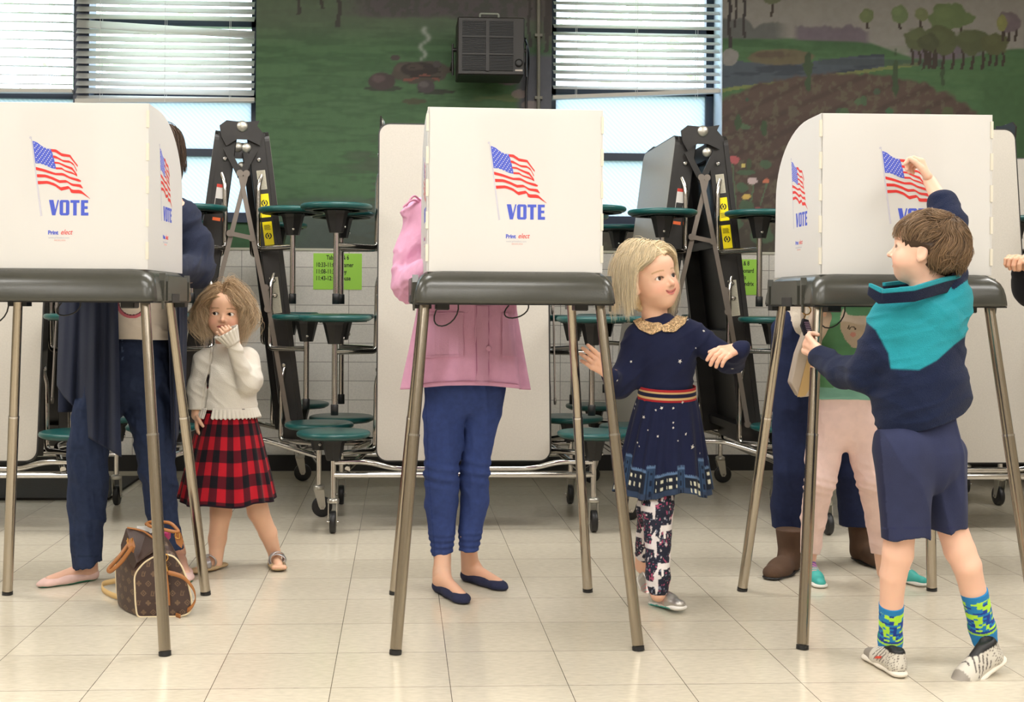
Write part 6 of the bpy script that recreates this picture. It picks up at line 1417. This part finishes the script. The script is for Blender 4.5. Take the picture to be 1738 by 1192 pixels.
# bag hanging by the booth with sunglasses keyring
def tan_bag():
    Y=4.02; J=lambda px,py,dy=0: P(px,py,Y+dy); m=mat('taupe_leather',hx(196,180,164),.6,var=.05,bump=.15,bscale=200); root=empty('shoulder_bag',J(1362,640)); tag(root,'pale taupe leather bag held beside the dark jeans at right booth','bag')
    poly=[(1349,600),(1364,560),(1384,560),(1386,640),(1369,672),(1352,674),(1338,650)]
    pts=[J(*q) for q in poly]; V=np.array([p+V3(0,-.03,0) for p in pts]+[p+V3(.012,.05,.0) for p in pts]); n=len(pts); Q=[tuple(range(n))[::-1],tuple(range(n,2*n))]+[(i,(i+1)%n,n+(i+1)%n,n+i) for i in range(n)]
    o=meshobj('bag_body',V,Q,m,root,smooth=False,world=True); bv=o.modifiers.new('b','BEVEL'); bv.width=.006; bv.segments=3
    g=[J(1372,600,-.031),J(1386,598,-.031),J(1386,640,-.031),J(1366,672,-.031),J(1353,674,-.031)]
    V=np.array([p+V3(0,-.001,0) for p in g]+[p+V3(0,-.004,0) for p in g]); n=len(g); Q=[tuple(range(n)),tuple(range(n,2*n))[::-1]]+[(i,(i+1)%n,n+(i+1)%n,n+i) for i in range(n)]
    meshobj('tan_panel',V,Q,mat('tan_leather',hx(200,166,112),.5,bump=.1),root,smooth=False,world=True)
    MB().tube([J(1364,562),J(1362,520,.02),J(1374,470,.05)],.008,10,bend=.03).build('bag_strap',m,root,world=True)
    MB().tube([J(1384,562),J(1383,520,.02),J(1374,470,.05)],.008,10,bend=.03).build('bag_strap',m,root,world=True)
    k=empty('key_fob',J(1369,548)); tag(k,'small dark patterned pouch with gold ring dangling above taupe bag','key fob')
    r=[J(1369,527,-.12)+.014*np.array((math.cos(a),0,math.sin(a))) for a in np.linspace(0,2*math.pi,24)]; gold=mat('gold_metal',hx(206,160,96),.25,1)
    MB().tube(r,.002,8).build('gold_ring',gold,k,world=True); MB().tube([J(1368,534,-.12),J(1364,542,-.12)],.002,8).build('clip',gold,k,world=True)
    q=[J(1363,541,-.12),J(1371,543,-.12),J(1377,562,-.12),J(1376,570,-.12),J(1365,570,-.12),J(1359,553,-.12)]
    V=np.array([p+V3(0,-.008,0) for p in q]+[p+V3(0,.008,0) for p in q]); n=len(q); Q=[tuple(range(n))[::-1],tuple(range(n,2*n))]+[(i,(i+1)%n,n+(i+1)%n,n+i) for i in range(n)]
    meshobj('pouch',V,Q,mat('navy_pouch',hx(36,34,58),.35),k,smooth=False,world=True)
    b=MB()
    for i in range(6): a=J(1365+i*.9,548+i*3,-.134); b.box(tuple(a),tuple(a+V3(.016,.001,.0025)))
    b.build('pouch_stripes',mat('pouch_pink',hx(190,160,200),.4),k,world=True)
    MB().lathe([(.0045,0),(.0045,.002)],14,frame(J(1372,562,-.13),(1,0,0),(0,0,1),(0,-1,0))).build('pouch_snap',CHROME,k,world=True)
tan_bag()
def girl_green():
    Y=4.08; J=lambda px,py,dy=0: P(px,py,Y+dy)
    root=person('child in green cat shirt and pale pink leggings behind right booth',(J(1432,990)[0],Y,0)); skc=(228,184,158); R=rotm(0,math.radians(8),0); s=.195; hc=J(1437,440,.02)
    f,hcol,eyes,L=head_parts(hc,s,R,skc,neck_to=J(1437,505,.02)); 
    legs=su(.01,chain([J(1410,700),J(1394,815),J(1372,968,.17)],[.04,.03,.02]),chain([J(1462,700),J(1480,815),J(1498,972,.17)],[.04,.03,.02])); tor=su(.04,rc(J(1435,680),J(1437,560),.09,.095,(0,1,0),.75),rc(J(1405,520),J(1470,520),.03)); al=chain([J(1400,522),J(1385,570),J(1395,535,-.14)],[.028,.025,.02]); ar=chain([J(1476,522),J(1492,580),J(1480,610,-.05)],[.028,.025,.02]); hl=hand_sdf(J(1395,535,-.14),V3(.2,-.3,.9),(.5,-.3,0),1,.12,side=1); hr=hand_sdf(J(1480,610,-.05),V3(-.3,-.3,-.9),(-.5,0,0),1,.12,side=1)
    body_mesh(root,[(f,.0035,hcol),(su(.02,tor,legs,al,ar),.006,uni(skc)),(hl,.0025,uni(skc)),(hr,.0025,uni(skc))]); build_eyes(root,eyes); simple_hair(root,hc,R,L,s,(150,116,80),N=1500,length=.2)
    lg=su(.03,rc(J(1433,680),J(1433,710),.105,.105,(0,1,0),.78),chain([J(1408,715),J(1396,780),J(1392,815,-.02),J(1381,880,.07),J(1372,978,.17)],[.068,.058,.052,.043,.028]),chain([J(1460,715),J(1472,780),J(1480,815,-.02),J(1490,880,.07),J(1498,978,.17)],[.066,.056,.05,.043,.028]))
    lg=cutp(lg,J(1374,952),(0,0,-1)); sdf('leggings',disp(lg,lambda p:wrink(p,.003,26,(1,0,.3),.5)+.0025*np.exp(-((p[:,2]-J(1390,825)[2])/.04)**2)*np.sin(p[:,2]*230+p[:,0]*60)),.004,cloth_m,root,uni((234,204,196)))
    sh=su(.03,rc(J(1434,666),J(1436,560),.112,.112,(0,1,0),.76),rc(J(1405,522),J(1470,522),.045)); sh=cutp(sh,J(1434,676),(0,0,-1))
    def inpoly2(x,y,poly):
        r=np.zeros(x.shape,bool); j=len(poly)-1
        for i in range(len(poly)):
            xi,yi=poly[i];xj,yj=poly[j]; r^=((yi>y)!=(yj>y))&(x<(xj-xi)*(y-yi)/((yj-yi) if yj!=yi else 1e-9)+xi); j=i
        return r
    cat=[(1426,545),(1427,535),(1431,524),(1440,535),(1455,536),(1478,536),(1490,524),(1494,545),(1492,565),(1480,583),(1462,592),(1446,590),(1434,576),(1427,560)]
    def c(V):
        px,py=proj(V); C=np.repeat(lin((96,146,106))[None],len(V),0); C[py>658]=lin((128,178,160)); m=inpoly2(px,py,cat)&(V[:,1]<Y); C[m]=lin((202,184,164))
        d=np.hypot(px-1447,(py-559)*1.3); C[(np.abs(d-5)<1.1)&(py<560)&m]=lin((20,18,20)); C[(np.abs(px-(1441-(py-553)*.3))<.9)&(py<559)&(py>551)&m]=lin((20,18,20)); d=np.hypot(px-1476,(py-559)*1.3); C[(np.abs(d-5)<1.1)&(py<560)&m]=lin((20,18,20)); C[(np.hypot(px-1448,(py-568)*1.2)<5)&m]=lin((210,150,138)); return C
    sdf('green_shirt',disp(sh,lambda p:wrink(p,.004,20,(0,0,1),.4)),.0028,cloth_m,root,c)
    sv=su(.02,chain([J(1402,524),J(1386,560),J(1384,570)],[.042,.036,.034]),rc(J(1384,570),J(1396,538,-.13),.034,.028),chain([J(1474,524),J(1490,578),J(1482,600,-.04)],[.042,.036,.03])); sdf('sleeves',disp(sv,lambda p:wrink(p,.004,26,(1,0,0),.4)),.004,cloth_m,root,uni((206,184,166)))
    def upc(q):
        C=np.repeat(lin((62,168,160))[None],len(q),0); C[(q[:,1]<.42)|(q[:,2]>.30)]=lin((120,82,160)); C[(np.abs(q[:,0])<.10)&(np.abs(((q[:,1]+q[:,0]*.6)*12)%1-.5)<.16)&(q[:,1]>.33)&(q[:,1]<.62)]=lin((236,160,160)); return C
    shoe(root,G(1371,980)+V3(0,0,0),(-.06,-1),.19,.07,None,None,colf=upc,solecol=(224,222,214),name='teal_sneaker'); shoe(root,G(1499,980),(.5,-.86),.19,.07,None,None,colf=upc,solecol=(224,222,214),name='teal_sneaker')
girl_green()
def edge_person():
    Y=4.3; J=lambda px,py,dy=0: P(px,py,Y+dy)
    root=person('person in black top with one hand reaching in at right edge',(J(1850,990)[0],Y,0)); skc=(222,172,142); R=rotm(math.radians(-30),math.radians(10),0); s=.22; hc=J(1850,300)
    f,hcol,eyes,L=adult_head(hc,R,J(1850,380,.02)); w=J(1733,457,-.05); h=hand_sdf(w,J(1722,432,-.1)-w,(-.6,-.5,0),1,.15,curl=(.9,1,1.05,1.1),tcurl=.7,side=1,tang=.4)
    tor=su(.05,rc(J(1850,620),J(1850,430),.13,.13,(0,1,0),.75),rc(J(1795,405),J(1905,405),.045)); legs=su(.02,chain([J(1815,620),J(1812,800),J(1812,975)],[.09,.06,.035]),chain([J(1885,620),J(1888,800),J(1888,975)],[.09,.06,.035])); al=chain([J(1790,408),J(1755,500),w],[.04,.035,.026]); ar=chain([J(1910,408),J(1925,520),J(1915,620)],[.04,.035,.026])
    body_mesh(root,[(f,.005,hcol),(su(.03,tor,legs,al,ar),.008,uni(skc)),(h,.002,uni(skc))]); build_eyes(root,eyes); simple_hair(root,hc,R,L,s,(60,44,36),N=1200)
    top=su(.03,rc(J(1850,628),J(1850,430),.155,.15,(0,1,0),.78),rc(J(1790,408),J(1910,408),.06),chain([J(1788,412),J(1752,490),J(1748,492)],[.065,.06,.055]),rc(J(1748,490),J(1736,462,-.04),.055,.038),chain([J(1910,412),J(1926,520),J(1916,600)],[.065,.055,.045])); sdf('black_top',disp(top,lambda p:wrink(p,.005,18,(1,0,.3),.4)),.006,cloth_m,root,uni((24,24,28)))
    jn=su(.03,rc(J(1850,610),J(1850,640),.155,.16,(0,1,0),.8),chain([J(1815,650),J(1812,800),J(1812,950)],[.1,.075,.055]),chain([J(1886,650),J(1888,800),J(1888,950)],[.1,.075,.055])); sdf('trousers',jn,.008,denim_m,root,uni((40,44,54)))
    for gx in (1810,1890): shoe(root,G(gx,985),(0,-1),.25,.09,None,None,upcol=(40,40,42),name='dark_shoe')
edge_person()
# ---------- handbag ----------
def handbag():
    root=empty('handbag',G(262,1030)); tag(root,'brown monogram duffle handbag with tan leather handles on the floor','handbag')
    Y=3.78; J=lambda px,py,dy=0: P(px,py,Y+dy); lea=mat('tan_bag_leather',hx(158,102,54),.45,bump=.12,var=.12); can=mat('monogram_canvas',rough=.5,attr=True,bump=.15,bscale=350); pip=mat('cream_piping',hx(222,204,168),.5); gold=mat('gold_metal',hx(206,160,96),.25,1)
    # end face: arch outline facing the camera right; the length runs back and left
    arch=[(233,1033),(230,1010),(229,985),(228,965),(232,955),(245,940),(262,930),(280,926),(296,930),(308,945),(318,970),(325,1000),(326,1018),(320,1028),(306,1032)]
    front=[J(x,y,0) for x,y in arch]; mnz=min(p[2] for p in front)
    for p in front: p[2]-=mnz; 
    front=np.array(front); cen=front.mean(0)
    def resamp(A,n):
        A=np.vstack([A,A[:1]]); d=np.r_[0,np.cumsum(np.linalg.norm(np.diff(A,axis=0),axis=1))]; u=np.linspace(0,d[-1],n,endpoint=False); return np.stack([np.interp(u,d,A[:,i]) for i in range(3)],1)
    n=96; F0=resamp(front,n)
    for _ in range(3): F0=(np.roll(F0,1,0)+F0*2+np.roll(F0,-1,0))/4
    back=np.array([-.105,.2,0.0]); R_=[];Cc=[]
    K=40
    for i in range(K):
        t=i/(K-1); b=1+.04*math.sin(math.pi*t); c=cen*0+F0.mean(0); ring=c+(F0-c)*np.array([b,b,1]); ring=ring+back*t; hgt=ring[:,2]/ring[:,2].max()
        ring[:,2]*=1+.26*math.sin(math.pi*min(1,t*1.15))*1.0; ring[:,0]-=(.02*np.sin(math.pi*t))*(1-hgt)
        R_.append(ring)
    R_=np.array(R_)
    # close both ends
    rows=[F0.mean(0)+(F0-F0.mean(0))*k+np.array((0,-.012*(1-k),0)) for k in np.linspace(.02,1,30)[:-1]]
    rows=[*rows,*R_]+[R_[-1].mean(0)+(R_[-1]-R_[-1].mean(0))*k for k in (.8,.5,.02)]
    A=np.array(rows)
    def refine(A,ku,kv):
        m,n_=A.shape[:2]; u=np.linspace(0,m-1,(m-1)*ku+1); i0=np.minimum(u.astype(int),m-2); f=(u-i0)[:,None,None]; A=A[i0]*(1-f)+A[i0+1]*f
        A2=np.roll(A,-1,1); out=[]
        for k in range(kv): out.append(A*(1-k/kv)+A2*k/kv)
        return np.stack(out,2).reshape(A.shape[0],-1,3)
    A=refine(A,3,4); mm,nn_=A.shape[:2]
    # monogram motifs: crosses, diamonds, letters on a staggered lattice (object surface coordinates)
    row=np.arange(mm)[:,None]; col_=np.arange(nn_)[None]
    Pp=A.reshape(-1,3); isend=(np.repeat(np.arange(mm),nn_)<29*3)
    side_u=np.where(isend,Pp[:,0],Pp[:,1]*.9+Pp[:,0]*.3); v=Pp[:,2]
    C=np.repeat(lin((66,48,42))[None],len(Pp),0)
    cs=.030; gi=np.floor(side_u/cs+.5*(np.floor(v/cs)%2)); uu=((side_u/cs+.5*(np.floor(v/cs)%2))%1-.5)*2; vv=((v/cs)%1-.5)*2; kind=(gi+2*np.floor(v/cs))%3
    pet=(kind==0)&((np.hypot(uu-.33,vv)<.24)|(np.hypot(uu+.33,vv)<.24)|(np.hypot(uu,vv-.33)<.24)|(np.hypot(uu,vv+.33)<.24)|(np.hypot(uu,vv)<.14))
    dia=(kind==1)&(np.abs(np.abs(uu)+np.abs(vv)-.55)<.13)|(kind==1)&(np.hypot(uu,vv)<.16)
    lv=(kind==2)&(((np.abs(uu+.32-.15*vv)<.10)&(np.abs(vv)<.5))|((np.abs(vv+.45)<.10)&(uu>-.4)&(uu<.15))|((np.abs(uu-.22-.28*(vv))<.09)&(np.abs(vv)<.5))|((np.abs(uu-.1+.28*(vv))<.07)&(np.abs(vv)<.5)))
    C[pet|dia|lv]=lin((106,84,64))
    meshobj('bag_body',Pp,np.stack([ (row[:-1]*nn_+col_),(row[:-1]*nn_+(col_+1)%nn_),(row[1:]*nn_+(col_+1)%nn_),(row[1:]*nn_+col_)],-1).reshape(-1,4),can,root,C,world=True)
    MB().tube([*F0,F0[0]],.0028,8).build('piping',pip,root,world=True); MB().tube([*R_[-1],R_[-1][0]],.0028,8).build('piping',pip,root,world=True)
    # tan strap down the end
    fx=lambda px,py,dy=-.016: J(px,py,dy)
    V=[];Q=[]; pts=[(274,931,-.004),(277,950,-.014),(280,980,-.019),(283,1010,-.014),(284,1028,-.004)]
    for lay in (0,1):
        for (x,y,d) in pts:
            a=J(x-5,y,d-.004*lay); b=J(x+5,y,d-.004*lay); V+=[a,b]
    m_=len(pts)
    for i in range(m_-1): Q+= [(2*i,2*i+2,2*i+3,2*i+1),(2*m_+2*i,2*m_+2*i+1,2*m_+2*i+3,2*m_+2*i+2),(2*i,2*m_+2*i,2*m_+2*i+2,2*i+2),(2*i+1,2*i+3,2*m_+2*i+3,2*m_+2*i+1)]
    meshobj('end_tab',np.array(V),Q,lea,root,smooth=False,world=True)
    MB().tube([J(271,942,-.028),J(271,950,-.03),J(278,955,-.03),J(285,950,-.03),J(285,941,-.028),J(271,942,-.028)],.0022,8,bend=.008).build('d_ring',gold,root,world=True)
    MB().tube([J(280,953,-.03),J(283,962,-.03),J(285,970,-.03)],.003,8).build('strap_clip',gold,root,world=True)
    zp=MB(); zp.tube([J(268,918,-.0),J(274,930,-.012)],.004,8); zp.build('zip_pull',gold,root,world=True)
    # open mouth: papers, purple thing
    # handles
    MB().tube([J(221,920,.06),J(203,945,.03),J(183,967,.02),J(186,972,.0),J(205,956,-.0),J(225,928,.0)],.0065,10,bend=.02).build('handle',lea,root,world=True)
    MB().tube([J(248,890,.12),J(254,886,.10),J(290,887,.05),J(306,905,.04),J(290,902,.02),J(252,893,.06),J(250,889,.1)],.0055,10,bend=.02).build('handle',lea,root,world=True)
    for (a,b_) in (((221,914,.04),(228,938,.02)),((302,905,.04),(308,925,.04))):
        p0,p1=J(*a),J(*b_); d=nrm(p1-p0); MB().prism([(-.011,0),(.011,0),(.011,.03),(0,.048),(-.011,.03)],frame(p0+V3(0,-.012,0),nrm(np.cross(d,(0,1,0))),d,(0,1,0)),.004).build('handle_tab',lea,root,world=True)
        MB().tube([p0+V3(-.004,-.016,.004),p0+V3(-.004,-.016,-.014),p0+V3(.008,-.016,-.014),p0+V3(.008,-.016,.004)],.0022,8).build('handle_ring',gold,root,world=True)
    def ribbon(nm,pts,w,m,up=(0,0,1)):
        pts=[np.array(p) for p in pts]; q=[]
        for i in range(len(pts)-1):
            for k in range(8): t=k/8; p0=pts[max(i-1,0)];p1=pts[i];p2=pts[i+1];p3=pts[min(i+2,len(pts)-1)]; q.append(.5*((2*p1)+(-p0+p2)*t+(2*p0-5*p1+4*p2-p3)*t*t+(-p0+3*p1-3*p2+p3)*t**3))
        q.append(pts[-1]); u=nrm(up); loft(nm,[[p-u*w/2,p+u*w/2] for p in q],m,root,closed=False,thick=.0025)
    g=lambda x,y,z=.012: G(x,y)+V3(0,0,z)
    ribbon('shoulder_strap',[g(236,1012),g(205,1020),g(178,1010),g(174,1002,.02),g(196,996,.02),g(215,990,.02)],.018,mat('strap_vachetta',hx(206,172,116),.5,var=.1),(0,.25,1))
    ribbon('shoulder_strap',[J(285,972,-.03),J(310,980,-.03),J(328,1000,-.02),J(331,1020,-.01),J(318,1036,.0)+V3(0,0,0),g(296,1038),g(272,1036,.010),g(284,1042,.006),g(306,1050,.006)],.014,lea,(0,.1,1))
    b=MB().tube([g(276,1036,.012),g(287,1040,.012)],.004,8); b.build('strap_buckle',gold,root,world=True)
    rim=MB(); rim.tube([J(216,896,.10),J(228,898,.10),J(244,902,.07),J(258,912,.03),J(268,921,-.0)],.003,8,bend=.01); rim.build('mouth_binding',lea,root,world=True)
    c=J(240,902,.11); fl=[J(214,897,.11),J(230,898,.11),J(248,904,.08),J(260,913,.04),J(269,923,.0),J(262,936,.0),J(232,956,.0),J(228,965,.01),J(206,950,.10),J(205,925,.12)]
    V=np.array([p for p in fl]+[p+V3(.006,.008,0) for p in fl]); n2=len(fl); meshobj('side_flap',V,[tuple(range(n2))[::-1],tuple(range(n2,2*n2))]+[(i,(i+1)%n2,n2+(i+1)%n2,n2+i) for i in range(n2)],can,root,np.repeat(lin((64,47,41))[None],2*n2,0),smooth=False,world=True)
    b=MB(); b.prism([(0,0),(.072,0),(.072,.06),(0,.06)],frame(J(232,925,.12),nrm((1,.2,-.1)),(0,0,1),nrm(np.cross((1,.2,-.1),(0,0,1)))),.004); tag(b.build('paper_sheet',mat('white_paper',hx(228,226,222),.7)),'white paper sheet sticking out of the brown handbag','paper')
    tag(MB().box(tuple(J(264,921,.14)),tuple(J(264,921,.14)+V3(.04,.05,.035)),bev=.006).build('purse_pouch',mat('magenta_pouch',hx(166,40,96),.5)),'magenta pouch inside the open brown handbag','pouch')
handbag()
